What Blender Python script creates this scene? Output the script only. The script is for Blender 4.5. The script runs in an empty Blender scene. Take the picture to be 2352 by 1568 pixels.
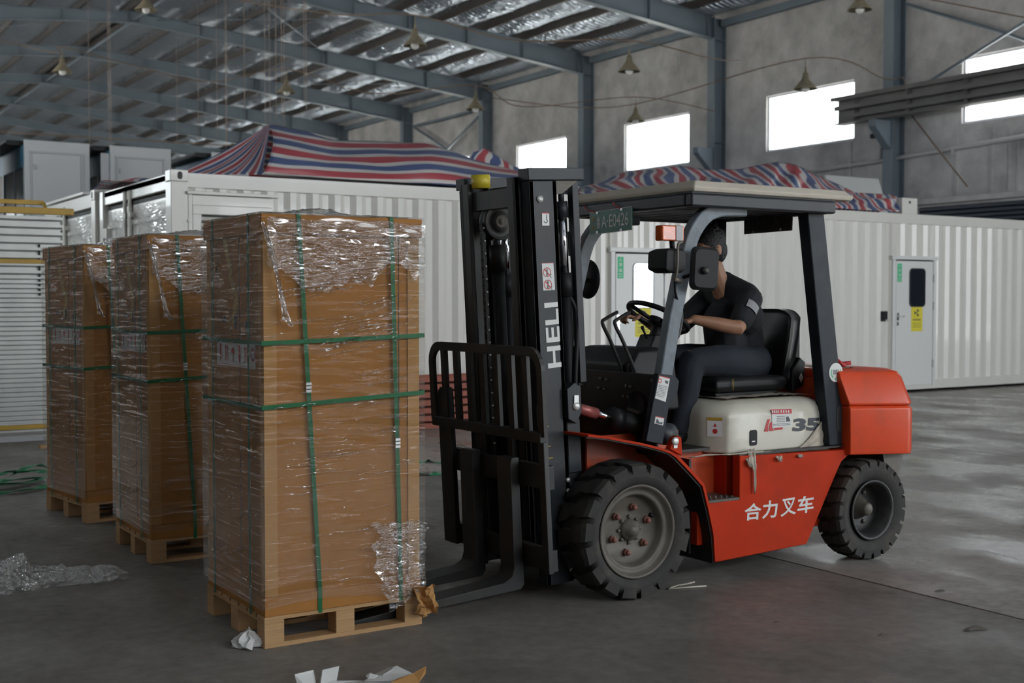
import bpy, bmesh, math, random
from mathutils import Vector, Matrix, noise
S = bpy.context.scene
COL = S.collection
PI = math.pi
rnd = random.Random(7)

# ---------------------------------------------------------------- camera, sky, openings, exposure
AZ, PITCH, FPX, EYE = math.radians(57.4), math.atan(94 / 2807), 2807.0, 1.5
FWD = Vector((math.cos(AZ) * math.cos(PITCH), math.sin(AZ) * math.cos(PITCH), -math.sin(PITCH)))
RGT = Vector((math.sin(AZ), -math.cos(AZ), 0))
UPV = RGT.cross(FWD)
cam_data = bpy.data.cameras.new('camera')
cam = bpy.data.objects.new('camera', cam_data)
COL.objects.link(cam)
m3 = Matrix((RGT, UPV, -FWD)).transposed().to_4x4()
m3.translation = Vector((0, 0, EYE))
cam.matrix_world = m3
cam_data.sensor_width = 36
cam_data.lens = FPX / 2352 * 36
cam_data.clip_end = 400
cam_data.dof.use_dof = True
cam_data.dof.focus_distance = 6.3
cam_data.dof.aperture_fstop = 3.2
S.camera = cam

world = bpy.data.worlds.new('overcast_sky')
S.world = world
world.use_nodes = True
wn = world.node_tree.nodes
wbg = wn['Background']
wbg.inputs['Color'].default_value = (0.90, 0.955, 1.0, 1)
wbg.inputs['Strength'].default_value = 7.4

sun_d = bpy.data.lights.new('sun', 'SUN'); sun_d.energy = 95; sun_d.angle = math.radians(3); sun_d.color = (1, .97, .92)
sun = bpy.data.objects.new('sun', sun_d); COL.objects.link(sun); sun.location = (10, 90, 60)
sun.rotation_euler = Vector((-.04, -.55, -.83)).to_track_quat('-Z', 'Y').to_euler()     # added to brighten the yard from behind the far end; no beam enters openings

def portal(name, loc, rot, sx, sy):
    d = bpy.data.lights.new(name, 'AREA')
    d.shape = 'RECTANGLE'; d.size = sx; d.size_y = sy
    d.cycles.is_portal = True
    o = bpy.data.objects.new(name, d); COL.objects.link(o)
    o.location = loc; o.rotation_euler = rot
    return o

# the openings of the hall (the daylight comes through them): y/x range, z range
WX, LX, NY, FY = 22.8, -2.24, -10.95, 73.05
BAY = [19.05 + 6 * k for k in range(-5, 10)]
WIN = [(b + 1.37, b + 4.32) for b in BAY[:-1]]
WZ0, WZ1 = 5.36, 6.80
WIN_L = [(b + .5, b + 5.5) for b in BAY[4:-1]]; LZ0, LZ1 = 4.1, 5.7     # taller strip windows of the unseen left wall, sized for the light
ADDED_DOOR_N = (13.0, 18.0, 0.0, 4.6)       # unseen door opening added behind the camera to let daylight in
ADDED_DOORS_R = ((-4.5, 0.6, 0.0, 5.0),)  # unseen truck doors added in the right wall to bring in daylight
ADDED_HIGH_N = (.5, 21.5, 5.4, 8.4)       # unseen window band added behind the camera for daylight and film glints
for _d in ADDED_DOORS_R:
    portal('daylight', (WX + .1, (_d[0] + _d[1]) / 2, 2.5), (0, PI / 2, 0), 5.0, _d[1] - _d[0])
portal('daylight', ((ADDED_DOOR_N[0] + ADDED_DOOR_N[1]) / 2, NY - .1, 2.3), (PI / 2, 0, 0), ADDED_DOOR_N[1] - ADDED_DOOR_N[0], 4.6)
portal('daylight', ((ADDED_HIGH_N[0] + ADDED_HIGH_N[1]) / 2, NY - .1, 6.9), (PI / 2, 0, 0), 21, 3)
for _w in WIN[3:10]:
    portal('daylight', (WX + .1, sum(_w) / 2, 6.08), (0, PI / 2, 0), 1.44, 2.95)
for _w in WIN_L[:6]:
    portal('daylight', (LX - .1, sum(_w) / 2, 4.9), (0, -PI / 2, 0), 1.6, 5.0)

S.view_settings.view_transform = 'Standard'
S.view_settings.look = 'None'
S.view_settings.exposure = 0.3
S.view_settings.gamma = 1.0
S.view_settings.use_curve_mapping = False
S.cycles.max_bounces = 10
S.cycles.diffuse_bounces = 5
S.cycles.glossy_bounces = 4
S.cycles.transmission_bounces = 8
S.cycles.transparent_max_bounces = 24
S.cycles.caustics_reflective = False
S.cycles.caustics_refractive = False
S.cycles.sample_clamp_indirect = 6
S.cycles.use_denoising = True

def at(px, py, X=None, Y=None, Z=None):
    """world point that the photograph shows at a pixel, on a plane X=, Y= or Z="""
    d = FWD + RGT * ((px - 1176) / FPX) - UPV * ((py - 784) / FPX)
    c = Vector((0, 0, EYE))
    if X is not None: t = X / d.x
    elif Y is not None: t = Y / d.y
    else: t = (Z - EYE) / d.z
    return c + d * t

# ---------------------------------------------------------------- object helpers
def tag(o, label=None, cat=None, group=None, kind=None):
    if label: o['label'] = label
    if cat: o['category'] = cat
    if group: o['group'] = group
    if kind: o['kind'] = kind
    return o

def thing(name, label, cat, loc=(0, 0, 0), rz=0, group=None):
    o = bpy.data.objects.new(name, None); COL.objects.link(o)
    o.empty_display_size = .1
    o.location = loc; o.rotation_euler = (0, 0, rz)
    return tag(o, label, cat, group)

def origin(o):
    v = Vector(o.location)
    while o.parent: o = o.parent; v = v + Vector(o.location)
    return v

class MB:
    """collects shapes, given in world coordinates, for one mesh"""
    def __init__(s): s.v = []; s.f = []; s.sm = []; s.at = None
    def add(s, vs, fs, smooth=False):
        n = len(s.v); s.v += [tuple(p) for p in vs]
        s.f += [tuple(i + n for i in f) for f in fs]; s.sm += [smooth] * len(fs)
        return s
    def box(s, lo, hi, M=None):
        (a, b, c), (d, e, f) = lo, hi
        vs = [Vector(p) for p in ((a, b, c), (d, b, c), (d, e, c), (a, e, c), (a, b, f), (d, b, f), (d, e, f), (a, e, f))]
        if M: vs = [M @ p for p in vs]
        return s.add(vs, [(0, 3, 2, 1), (4, 5, 6, 7), (0, 1, 5, 4), (1, 2, 6, 5), (2, 3, 7, 6), (3, 0, 4, 7)])
    def cbox(s, c, size, M=None):
        h = [x / 2 for x in size]
        return s.box([c[i] - h[i] for i in range(3)], [c[i] + h[i] for i in range(3)], M)
    def prism(s, pts, axis, lo, hi, smooth=False):
        """pts: 2-D outline; axis 'x' -> (y,z), 'y' -> (x,z), 'z' -> (x,y)"""
        area = sum(pts[i][0] * pts[(i + 1) % len(pts)][1] - pts[(i + 1) % len(pts)][0] * pts[i][1] for i in range(len(pts)))
        if area < 0: pts = pts[::-1]
        mk = {'x': lambda p, t: (t, p[0], p[1]), 'y': lambda p, t: (p[0], t, p[1]), 'z': lambda p, t: (p[0], p[1], t)}[axis]
        n = len(pts)
        vs = [mk(p, lo) for p in pts] + [mk(p, hi) for p in pts]
        fs = [tuple(range(n))[::-1], tuple(range(n, 2 * n))] + [(i, (i + 1) % n, n + (i + 1) % n, n + i) for i in range(n)]
        if axis == 'y': fs = [f[::-1] for f in fs]
        return s.add(vs, fs, smooth)
    def tube(s, pts, r, n=10, cap=True, flat=None):
        """round tube along a polyline; flat=(w,h,up) sweeps a rectangle instead"""
        pts = [Vector(p) for p in pts]
        rs = r if isinstance(r, (list, tuple)) else [r] * len(pts)
        prev = None; vs = []; fs = []
        if flat: w, h, upv = flat; n = 4
        for i, p in enumerate(pts):
            t = (pts[min(i + 1, len(pts) - 1)] - pts[max(i - 1, 0)])
            t = t.normalized() if t.length > 1e-9 else Vector((0, 0, 1))
            if flat: a = t.cross(Vector(upv)).normalized()
            elif prev is None:
                a = t.orthogonal().normalized()
            else:
                a = (prev - t * prev.dot(t))
                a = a.normalized() if a.length > 1e-6 else t.orthogonal().normalized()
            prev = a; b = t.cross(a)
            if flat:
                for sx, sy in ((-1, -1), (1, -1), (1, 1), (-1, 1)): vs.append(p + a * (sx * w / 2) + b * (sy * h / 2))
            else:
                for k in range(n):
                    q = 2 * PI * k / n
                    vs.append(p + (a * math.cos(q) + b * math.sin(q)) * rs[i])
        for i in range(len(pts) - 1):
            for k in range(n):
                fs.append((i * n + k, i * n + (k + 1) % n, (i + 1) * n + (k + 1) % n, (i + 1) * n + k))
        if cap:
            fs.append(tuple(range(n))[::-1]); fs.append(tuple(range((len(pts) - 1) * n, len(pts) * n)))
        return s.add(vs, fs, not flat)
    def cyl(s, p0, p1, r, n=16, r1=None):
        return s.tube([p0, p1], [r, r if r1 is None else r1], n)
    def lathe(s, prof, c, axis='z', n=24, closed=False):
        """prof: (radius, height along axis) pairs"""
        c = Vector(c); vs = []; fs = []
        for (r, h) in prof:
            for k in range(n):
                q = 2 * PI * k / n; a, b = r * math.cos(q), r * math.sin(q)
                vs.append(c + {'z': Vector((a, b, h)), 'y': Vector((b, h, a)), 'x': Vector((h, a, b))}[axis])
        m = len(prof)
        for i in range(m if closed else m - 1):
            j = (i + 1) % m
            for k in range(n): fs.append((i * n + k, i * n + (k + 1) % n, j * n + (k + 1) % n, j * n + k))
        return s.add(vs, fs, True)
    def grid(s, nu, nv, fn, smooth=True, att=None):
        n0 = len(s.v)
        vs = [fn(i / nu, j / nv) for j in range(nv + 1) for i in range(nu + 1)]
        fs = [(j * (nu + 1) + i, j * (nu + 1) + i + 1, (j + 1) * (nu + 1) + i + 1, (j + 1) * (nu + 1) + i) for j in range(nv) for i in range(nu)]
        s.add(vs, fs, smooth)
        if att:
            if s.at is None: s.at = []
            s.at += [0.0] * (n0 - len(s.at))
            s.at += [att(i / nu, j / nv) for j in range(nv + 1) for i in range(nu + 1)]
        return s
    def build(s, name, mat, parent=None, bevel=0, mods=(), wn=False):
        off = origin(parent) if parent else Vector((0, 0, 0))
        me = bpy.data.meshes.new(name)
        me.from_pydata([(p[0] - off.x, p[1] - off.y, p[2] - off.z) for p in s.v], [], s.f)
        me.polygons.foreach_set('use_smooth', s.sm)
        if s.at is not None:
            a = me.attributes.new('stripe', 'FLOAT', 'POINT')
            a.data.foreach_set('value', s.at + [0.0] * (len(s.v) - len(s.at)))
        me.update()
        if mat: me.materials.append(mat)
        o = bpy.data.objects.new(name, me); COL.objects.link(o)
        if parent: o.parent = parent
        if bevel:
            b = o.modifiers.new('edge', 'BEVEL'); b.width = bevel; b.segments = 2; b.limit_method = 'ANGLE'; b.angle_limit = math.radians(35)
            me.polygons.foreach_set('use_smooth', [True] * len(me.polygons)); b.harden_normals = True
        for kind, kw in mods:
            md = o.modifiers.new(kind.lower(), kind)
            for k, v in kw.items(): setattr(md, k, v)
        return o

def rebase(ob, loc):
    """put a one-mesh thing's origin at loc"""
    loc = Vector(loc); ob.data.transform(Matrix.Translation(-loc)); ob.location = loc
    return ob

def copy_tree(o, parent=None):
    c = o.copy(); COL.objects.link(c)
    if parent: c.parent = parent
    for ch in list(o.children): copy_tree(ch, c)
    return c

def rot2(pts, ang, c=(0, 0)):
    ca, sa = math.cos(ang), math.sin(ang)
    return [(c[0] + (x - c[0]) * ca - (y - c[1]) * sa, c[1] + (x - c[0]) * sa + (y - c[1]) * ca) for x, y in pts]

def rrect(w, h, r, n=5, c=(0, 0)):
    out = []
    for cx, cy, a0 in ((w / 2 - r, h / 2 - r, 0), (-w / 2 + r, h / 2 - r, 90), (-w / 2 + r, -h / 2 + r, 180), (w / 2 - r, -h / 2 + r, 270)):
        for k in range(n + 1):
            a = math.radians(a0 + 90 * k / n); out.append((c[0] + cx + r * math.cos(a), c[1] + cy + r * math.sin(a)))
    return out

def smooth_path(pts, n=6):
    """Catmull-Rom through points"""
    pts = [Vector(p) for p in pts]; out = []
    for i in range(len(pts) - 1):
        p0, p1, p2, p3 = pts[max(i - 1, 0)], pts[i], pts[i + 1], pts[min(i + 2, len(pts) - 1)]
        for k in range(n):
            t = k / n
            out.append(.5 * ((2 * p1) + (p2 - p0) * t + (2 * p0 - 5 * p1 + 4 * p2 - p3) * t * t + (3 * p1 - p0 - 3 * p2 + p3) * t ** 3))
    return out + [pts[-1]]

def interp(x, tab):
    if x <= tab[0][0]: return tab[0][1]
    for (a, b), (c, d) in zip(tab, tab[1:]):
        if x <= c: return b + (d - b) * (x - a) / (c - a)
    return tab[-1][1]

# flat print: polygons on a plane given by origin, right and up vectors
def glyphs(s, bold=0.0):
    cu = bpy.data.curves.new('glyph', 'FONT'); cu.body = s; cu.offset = bold; cu.resolution_u = 3
    ob = bpy.data.objects.new('glyph', cu); COL.objects.link(ob)
    me = bpy.data.meshes.new_from_object(ob.evaluated_get(bpy.context.evaluated_depsgraph_get()))
    vs = [tuple(v.co) for v in me.vertices]; fs = [tuple(p.vertices) for p in me.polygons]
    bpy.data.objects.remove(ob); bpy.data.curves.remove(cu); bpy.data.meshes.remove(me)
    return vs, fs
GLYPH = {s: glyphs(s, b) for s, b in (('A·E0426', 0), ('鲁', 0), ('场', 0), ('内', 0), ('人', .01), ('员', .01), ('出', .01), ('口', .01), ('入', .01),
         ('合', .024), ('力', .024), ('叉', .014), ('车', .024), ('HELI', .02), ('35', .05), ('当心电离辐射', .01))}

def text_on(mb, s, o, ux, uy, w, h, shear=0.0):
    vs, fs = GLYPH[s]
    if not vs: return mb
    x0, x1 = min(v[0] for v in vs), max(v[0] for v in vs); y0, y1 = min(v[1] for v in vs), max(v[1] for v in vs)
    o, ux, uy = Vector(o), Vector(ux), Vector(uy)
    out = []
    for v in vs:
        b = (v[1] - y0) / (y1 - y0) * h
        out.append(o + ux * ((v[0] - x0) / (x1 - x0) * w + shear * b) + uy * b)
    return mb.add(out, fs)

def poly_on(mb, pts, o, ux, uy):
    o, ux, uy = Vector(o), Vector(ux), Vector(uy)
    return mb.add([o + ux * a + uy * b for a, b in pts], [tuple(range(len(pts)))])

def rect_on(mb, x0, y0, x1, y1, o, ux, uy):
    return poly_on(mb, [(x0, y0), (x1, y0), (x1, y1), (x0, y1)], o, ux, uy)

def ring_on(mb, cx, cy, r0, r1, o, ux, uy, a0=0, a1=360, n=20):
    o, ux, uy = Vector(o), Vector(ux), Vector(uy); vs = []; fs = []
    for k in range(n + 1):
        a = math.radians(a0 + (a1 - a0) * k / n)
        for r in (r0, r1): vs.append(o + ux * (cx + r * math.cos(a)) + uy * (cy + r * math.sin(a)))
    for k in range(n): fs.append((2 * k, 2 * k + 1, 2 * k + 3, 2 * k + 2))
    return mb.add(vs, fs)

# ---------------------------------------------------------------- materials
MATS = {}
def mat(name, col, rough=.5, metal=0, var=0, vscale=4, bump=0, bscale=30, col2=None, stretch=None, spec=.5, coat=0, sheen=0, dirt=0, dcol=(.16, .13, .1), dscale=3):
    m = bpy.data.materials.new(name); m.use_nodes = True
    nt = m.node_tree; N = nt.nodes; Lk = nt.links; b = N['Principled BSDF']
    b.inputs['Base Color'].default_value = (*col, 1); b.inputs['Roughness'].default_value = rough
    b.inputs['Metallic'].default_value = metal; b.inputs['Specular IOR Level'].default_value = spec
    b.inputs['Coat Weight'].default_value = coat; b.inputs['Sheen Weight'].default_value = sheen
    vec = None
    if var or bump or col2 or dirt:
        tc = N.new('ShaderNodeTexCoord'); mp = N.new('ShaderNodeMapping')
        Lk.new(tc.outputs['Object'], mp.inputs['Vector'])
        if stretch: mp.inputs['Scale'].default_value = stretch
        vec = mp.outputs['Vector']
    last = None
    if var or col2:
        nz = N.new('ShaderNodeTexNoise'); nz.inputs['Scale'].default_value = vscale; nz.inputs['Detail'].default_value = 6; nz.inputs['Roughness'].default_value = .6
        Lk.new(vec, nz.inputs['Vector'])
        rp = N.new('ShaderNodeValToRGB'); Lk.new(nz.outputs['Fac'], rp.inputs['Fac'])
        c2 = col2 or tuple(min(1, c * (1 + var)) for c in col); c1 = tuple(c * (1 - var) for c in col)
        rp.color_ramp.elements[0].position = .3; rp.color_ramp.elements[1].position = .7
        rp.color_ramp.elements[0].color = (*c1, 1); rp.color_ramp.elements[1].color = (*c2, 1)
        last = rp.outputs['Color']
    if dirt:
        nz = N.new('ShaderNodeTexNoise'); nz.inputs['Scale'].default_value = dscale; nz.inputs['Detail'].default_value = 9; nz.inputs['Roughness'].default_value = .7
        Lk.new(vec, nz.inputs['Vector'])
        rp = N.new('ShaderNodeValToRGB'); Lk.new(nz.outputs['Fac'], rp.inputs['Fac'])
        rp.color_ramp.elements[0].position = .5; rp.color_ramp.elements[1].position = .72
        rp.color_ramp.elements[0].color = (0, 0, 0, 1); rp.color_ramp.elements[1].color = (dirt, dirt, dirt, 1)
        mx = N.new('ShaderNodeMix'); mx.data_type = 'RGBA'; Lk.new(rp.outputs['Color'], mx.inputs['Factor'])
        if last: Lk.new(last, mx.inputs[6])
        else: mx.inputs[6].default_value = (*col, 1)
        mx.inputs[7].default_value = (*dcol, 1); last = mx.outputs[2]
    if last: Lk.new(last, b.inputs['Base Color'])
    if bump:
        nb = N.new('ShaderNodeTexNoise'); nb.inputs['Scale'].default_value = bscale; nb.inputs['Detail'].default_value = 4
        Lk.new(vec, nb.inputs['Vector'])
        bp = N.new('ShaderNodeBump'); bp.inputs['Strength'].default_value = min(bump, 1); bp.inputs['Distance'].default_value = .02 * max(1, bump)
        Lk.new(nb.outputs['Fac'], bp.inputs['Height']); Lk.new(bp.outputs['Normal'], b.inputs['Normal'])
    MATS[name] = m
    return m

def schlick(nt, normal=None, f0=.04):
    N, Lk = nt.nodes, nt.links
    lw = N.new('ShaderNodeLayerWeight'); lw.inputs['Blend'].default_value = .5
    if normal: Lk.new(normal, lw.inputs['Normal'])
    p = N.new('ShaderNodeMath'); p.operation = 'POWER'; p.inputs[1].default_value = 5; Lk.new(lw.outputs['Facing'], p.inputs[0])
    a = N.new('ShaderNodeMath'); a.operation = 'MULTIPLY_ADD'; a.inputs[1].default_value = 1 - f0; a.inputs[2].default_value = f0; Lk.new(p.outputs[0], a.inputs[0])
    return a

def film_mat(name, gloss=1.0, haze=.05, scale=(3, 3, 40), strength=1.0, rough=.12, dist=.02, lo=.5, hi=.72, f0=.04):
    """clear stretch film: see-through, with a glossy wrinkled skin and a little haze"""
    m = bpy.data.materials.new(name); m.use_nodes = True
    nt = m.node_tree; N = nt.nodes; Lk = nt.links
    for n in list(N): N.remove(n)
    out = N.new('ShaderNodeOutputMaterial')
    tc = N.new('ShaderNodeTexCoord'); mp = N.new('ShaderNodeMapping'); Lk.new(tc.outputs['Object'], mp.inputs['Vector'])
    mp.inputs['Scale'].default_value = scale
    nz = N.new('ShaderNodeTexNoise'); nz.inputs['Scale'].default_value = 1; nz.inputs['Detail'].default_value = 3; nz.inputs['Roughness'].default_value = .5
    Lk.new(mp.outputs['Vector'], nz.inputs['Vector'])
    pw = N.new('ShaderNodeMapRange'); pw.interpolation_type = 'SMOOTHSTEP'; pw.inputs['From Min'].default_value = lo; pw.inputs['From Max'].default_value = hi; Lk.new(nz.outputs['Fac'], pw.inputs['Value'])
    bp = N.new('ShaderNodeBump'); bp.inputs['Strength'].default_value = strength; bp.inputs['Distance'].default_value = dist
    Lk.new(pw.outputs[0], bp.inputs['Height'])
    tr = N.new('ShaderNodeBsdfTransparent'); tr.inputs['Color'].default_value = (.97, .97, .96, 1)
    gl = N.new('ShaderNodeBsdfGlossy'); gl.inputs['Roughness'].default_value = rough; Lk.new(bp.outputs['Normal'], gl.inputs['Normal'])
    gl.inputs['Color'].default_value = (1, 1, 1, 1)
    df = N.new('ShaderNodeBsdfDiffuse'); df.inputs['Color'].default_value = (.8, .8, .78, 1); Lk.new(bp.outputs['Normal'], df.inputs['Normal'])
    fr = schlick(nt, None, f0)
    mu = N.new('ShaderNodeMath'); mu.operation = 'MULTIPLY'; mu.use_clamp = True; mu.inputs[1].default_value = gloss; Lk.new(fr.outputs[0], mu.inputs[0])
    a = N.new('ShaderNodeMixShader'); a.inputs['Fac'].default_value = haze; Lk.new(tr.outputs[0], a.inputs[1]); Lk.new(df.outputs[0], a.inputs[2])
    b = N.new('ShaderNodeMixShader'); Lk.new(mu.outputs[0], b.inputs['Fac']); Lk.new(a.outputs[0], b.inputs[1]); Lk.new(gl.outputs[0], b.inputs[2])
    Lk.new(b.outputs[0], out.inputs['Surface'])
    return m

def glass_mat(name, tint=(.97, .99, .98)):
    m = bpy.data.materials.new(name); m.use_nodes = True
    nt = m.node_tree; N = nt.nodes; Lk = nt.links
    for n in list(N): N.remove(n)
    out = N.new('ShaderNodeOutputMaterial'); tr = N.new('ShaderNodeBsdfTransparent'); tr.inputs['Color'].default_value = (*tint, 1)
    gl = N.new('ShaderNodeBsdfGlossy'); gl.inputs['Roughness'].default_value = .03
    fr = schlick(nt)
    b = N.new('ShaderNodeMixShader'); Lk.new(fr.outputs[0], b.inputs['Fac']); Lk.new(tr.outputs[0], b.inputs[1]); Lk.new(gl.outputs[0], b.inputs[2])
    Lk.new(b.outputs[0], out.inputs['Surface'])
    return m

def floor_mat(name, k, r0):
    m = bpy.data.materials.new(name); m.use_nodes = True
    nt = m.node_tree; N = nt.nodes; Lk = nt.links; b = N['Principled BSDF']
    tc = N.new('ShaderNodeTexCoord')
    def nz(sc, det=8, ro=.6, st=None):
        n = N.new('ShaderNodeTexNoise'); n.inputs['Scale'].default_value = sc; n.inputs['Detail'].default_value = det; n.inputs['Roughness'].default_value = ro
        if st:
            mp = N.new('ShaderNodeMapping'); mp.inputs['Scale'].default_value = st; Lk.new(tc.outputs['Object'], mp.inputs['Vector']); Lk.new(mp.outputs['Vector'], n.inputs['Vector'])
        else: Lk.new(tc.outputs['Object'], n.inputs['Vector'])
        return n.outputs['Fac']
    def ramp(src, p0, c0, p1, c1):
        r = N.new('ShaderNodeValToRGB'); Lk.new(src, r.inputs['Fac'])
        r.color_ramp.elements[0].position = p0; r.color_ramp.elements[1].position = p1
        r.color_ramp.elements[0].color = (*c0, 1); r.color_ramp.elements[1].color = (*c1, 1)
        return r.outputs['Color']
    base = ramp(nz(1.3), .3, tuple(k * c for c in (.125, .115, .104)), .72, tuple(k * c for c in (.20, .188, .175)))
    fine = ramp(nz(14, 6), .35, (.75, .75, .75), .7, (1.1, 1.1, 1.1))
    mx = N.new('ShaderNodeMix'); mx.data_type = 'RGBA'; mx.blend_type = 'MULTIPLY'; mx.inputs['Factor'].default_value = 1
    Lk.new(base, mx.inputs[6]); Lk.new(fine, mx.inputs[7])
    # pale dusty wear and dark spills
    wear = ramp(nz(.55, 10, .68, (1, 1.6, 1)), .55, (0, 0, 0), .74, (.45, .45, .45))
    m2 = N.new('ShaderNodeMix'); m2.data_type = 'RGBA'; Lk.new(wear, m2.inputs['Factor']); Lk.new(mx.outputs[2], m2.inputs[6]); m2.inputs[7].default_value = (.30 * k ** .5, .295 * k ** .5, .29 * k ** .5, 1)
    Lk.new(m2.outputs[2], b.inputs['Base Color'])
    Lk.new(ramp(nz(.9, 9, .65, (1.8, 1, 1)), .42, (r0, r0, r0), .66, (.74, .74, .74)), b.inputs['Roughness'])
    bp = N.new('ShaderNodeBump'); bp.inputs['Strength'].default_value = .25; bp.inputs['Distance'].default_value = .01
    Lk.new(nz(9, 8, .6), bp.inputs['Height']); Lk.new(bp.outputs['Normal'], b.inputs['Normal'])
    return m

def foil_mat():
    """crinkled silver foil under the roof sheets"""
    m = bpy.data.materials.new('roof_foil'); m.use_nodes = True
    nt = m.node_tree; N = nt.nodes; Lk = nt.links; b = N['Principled BSDF']
    b.inputs['Base Color'].default_value = (.74, .81, .90, 1); b.inputs['Metallic'].default_value = .95; b.inputs['Roughness'].default_value = .27
    tc = N.new('ShaderNodeTexCoord')
    wv = N.new('ShaderNodeTexWave'); wv.wave_type = 'BANDS'; wv.bands_direction = 'Y'; wv.inputs['Scale'].default_value = 1.6; wv.inputs['Distortion'].default_value = 2.5; wv.inputs['Detail'].default_value = 3; wv.inputs['Detail Scale'].default_value = 1.5
    Lk.new(tc.outputs['Object'], wv.inputs['Vector'])
    nz = N.new('ShaderNodeTexNoise'); nz.inputs['Scale'].default_value = 2.2; nz.inputs['Detail'].default_value = 5; Lk.new(tc.outputs['Object'], nz.inputs['Vector'])
    ad = N.new('ShaderNodeMath'); ad.operation = 'MULTIPLY_ADD'; ad.inputs[1].default_value = .35; Lk.new(wv.outputs['Fac'], ad.inputs[0]); Lk.new(nz.outputs['Fac'], ad.inputs[2])
    bp = N.new('ShaderNodeBump'); bp.inputs['Strength'].default_value = 1; bp.inputs['Distance'].default_value = .26
    Lk.new(ad.outputs[0], bp.inputs['Height']); Lk.new(bp.outputs['Normal'], b.inputs['Normal'])
    return m

def tarp_mat():
    m = bpy.data.materials.new('striped_tarp'); m.use_nodes = True
    nt = m.node_tree; N = nt.nodes; Lk = nt.links; b = N['Principled BSDF']
    a = N.new('ShaderNodeAttribute'); a.attribute_name = 'stripe'
    fr = N.new('ShaderNodeMath'); fr.operation = 'FRACT'; Lk.new(a.outputs['Fac'], fr.inputs[0])
    r = N.new('ShaderNodeValToRGB'); r.color_ramp.interpolation = 'CONSTANT'
    Lk.new(fr.outputs[0], r.inputs['Fac'])
    el = r.color_ramp.elements
    red, wh, bl = (.36, .060, .075, 1), (.56, .54, .53, 1), (.065, .095, .215, 1)
    el[0].position = 0; el[0].color = bl
    el[1].position = .32; el[1].color = wh
    e = el.new(.5); e.color = red
    e = el.new(.82); e.color = wh
    Lk.new(r.outputs['Color'], b.inputs['Base Color']); b.inputs['Roughness'].default_value = .42
    return m

def tm(n, *a, **k): return mat(n, *a, **k)
M_FLOOR = floor_mat('worn_concrete_floor', 1.4, .42); M_FLOOR2 = floor_mat('pale_concrete_floor', 2.3, .2); M_FOIL = foil_mat(); M_TARP = tarp_mat()
M_WALL = tm('cast_concrete', (.46, .45, .45), .9, var=.35, vscale=.9, bump=.3, bscale=6, col2=(.62, .61, .61), dirt=.6, dcol=(.17, .17, .17), dscale=.6)
M_PURLIN = tm('brown_grey_steel', (.045, .04, .038), .6, var=.2)
M_STEEL = tm('grey_blue_steel', (.13, .165, .20), .5, var=.15, vscale=1.5, dirt=.25, dcol=(.1, .08, .06))
M_DARKWALL = tm('darkened_near_wall', (.09, .088, .086), .9, var=.3, vscale=.9)  # unseen near wall, darkened so that film and paint reflect less
M_WINFRAME = tm('white_window_frame', (.75, .77, .8), .4)
M_GLASS = glass_mat('window_glass')
M_WHITE = tm('container_white', (.73, .715, .67), .3, var=.04, vscale=1.2, coat=.3, bump=.06, bscale=3, stretch=(1, 1, .25))
M_WHITE2 = tm('door_white', (.74, .75, .74), .32)
M_GASKET = tm('black_seal_and_hole', (.02, .02, .022), .6)  # rubber seals; also the painted dark inside holes and openings
M_DARKGLASS = tm('dark_tinted_glass', (.012, .016, .024), .08, spec=.15)
M_LIGHTGLASS = tm('reflective_window_glass', (.75, .8, .82), .06, metal=.75)
M_CARD = tm('brown_cardboard', (.40, .185, .055), .8, spec=.08, var=.07, vscale=2, bump=.05, bscale=60)
M_CARDL = tm('cardboard_edge_guard', (.47, .255, .10), .8, spec=.08, var=.06, vscale=3)
M_CARDD = tm('cardboard_print', (.06, .045, .035), .8)
M_WOOD = tm('pallet_wood', (.50, .31, .155), .8, spec=.2, var=.18, vscale=3, stretch=(.6, 2, 34), bump=.2, bscale=20)
M_STRAP = tm('green_strap', (.018, .13, .048), .36, spec=.25)
M_STRAP2 = tm('bright_green_strap', (.02, .27, .11), .3)
M_FILMT = film_mat('torn_film', 1.0, .30, (20, 20, 14), 1.0, .12, .03, .35, .65, .36)
M_PLATEB = tm('dark_plate_back', (.040, .034, .032), .5, var=.15)
M_CW = tm('glossy_orange_paint', (.62, .060, .014), .30, var=.1, vscale=3, dirt=.4, dcol=(.32, .06, .025), dscale=4, spec=.25)
M_CLIP = tm('bright_clip', (.8, .8, .8), .25, metal=.9)
M_FILM = film_mat('stretch_film', 1.0, .010, (2.4, 2.4, 60), 1.0, .08, .013, .54, .72, .085)
M_FILMX = film_mat('bunched_film', 1.0, .05, (7, 7, 44), 1.0, .12, .022, .4, .68, .22)
M_ORANGE = tm('orange_paint', (.50, .036, .009), .5, var=.12, vscale=3, dirt=.45, dcol=(.24, .035, .017), dscale=2.4, spec=.09)
M_ORANGED = tm('scuffed_orange_paint', (.55, .07, .02), .45, var=.15, vscale=4, dirt=.75, dcol=(.16, .1, .07), dscale=5)
M_CHAR = tm('charcoal_paint', (.020, .024, .030), .45, spec=.35, var=.2, vscale=3, dirt=.4, dcol=(.05, .045, .04), dscale=4)
M_LEG = tm('slate_paint', (.017, .023, .031), .48, spec=.22, var=.2, vscale=8, dirt=.3, dcol=(.09, .085, .08))
M_PIL = tm('lit_slate_paint', (.15, .18, .21), .42, spec=.35, var=.25, vscale=10, dirt=.3, dcol=(.04, .045, .05), dscale=14)  # worn slate paint, lightened in the colour as light falls on the pillars
M_BLACK = tm('black_plastic', (.010, .010, .011), .5, var=.2, spec=.25)
M_BLACKM = tm('black_steel', (.012, .0115, .011), .5, var=.3, vscale=6, dirt=.5, dcol=(.05, .035, .025), dscale=5)
M_LEATHER = tm('black_vinyl', (.010, .010, .011), .42, spec=.3)
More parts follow.
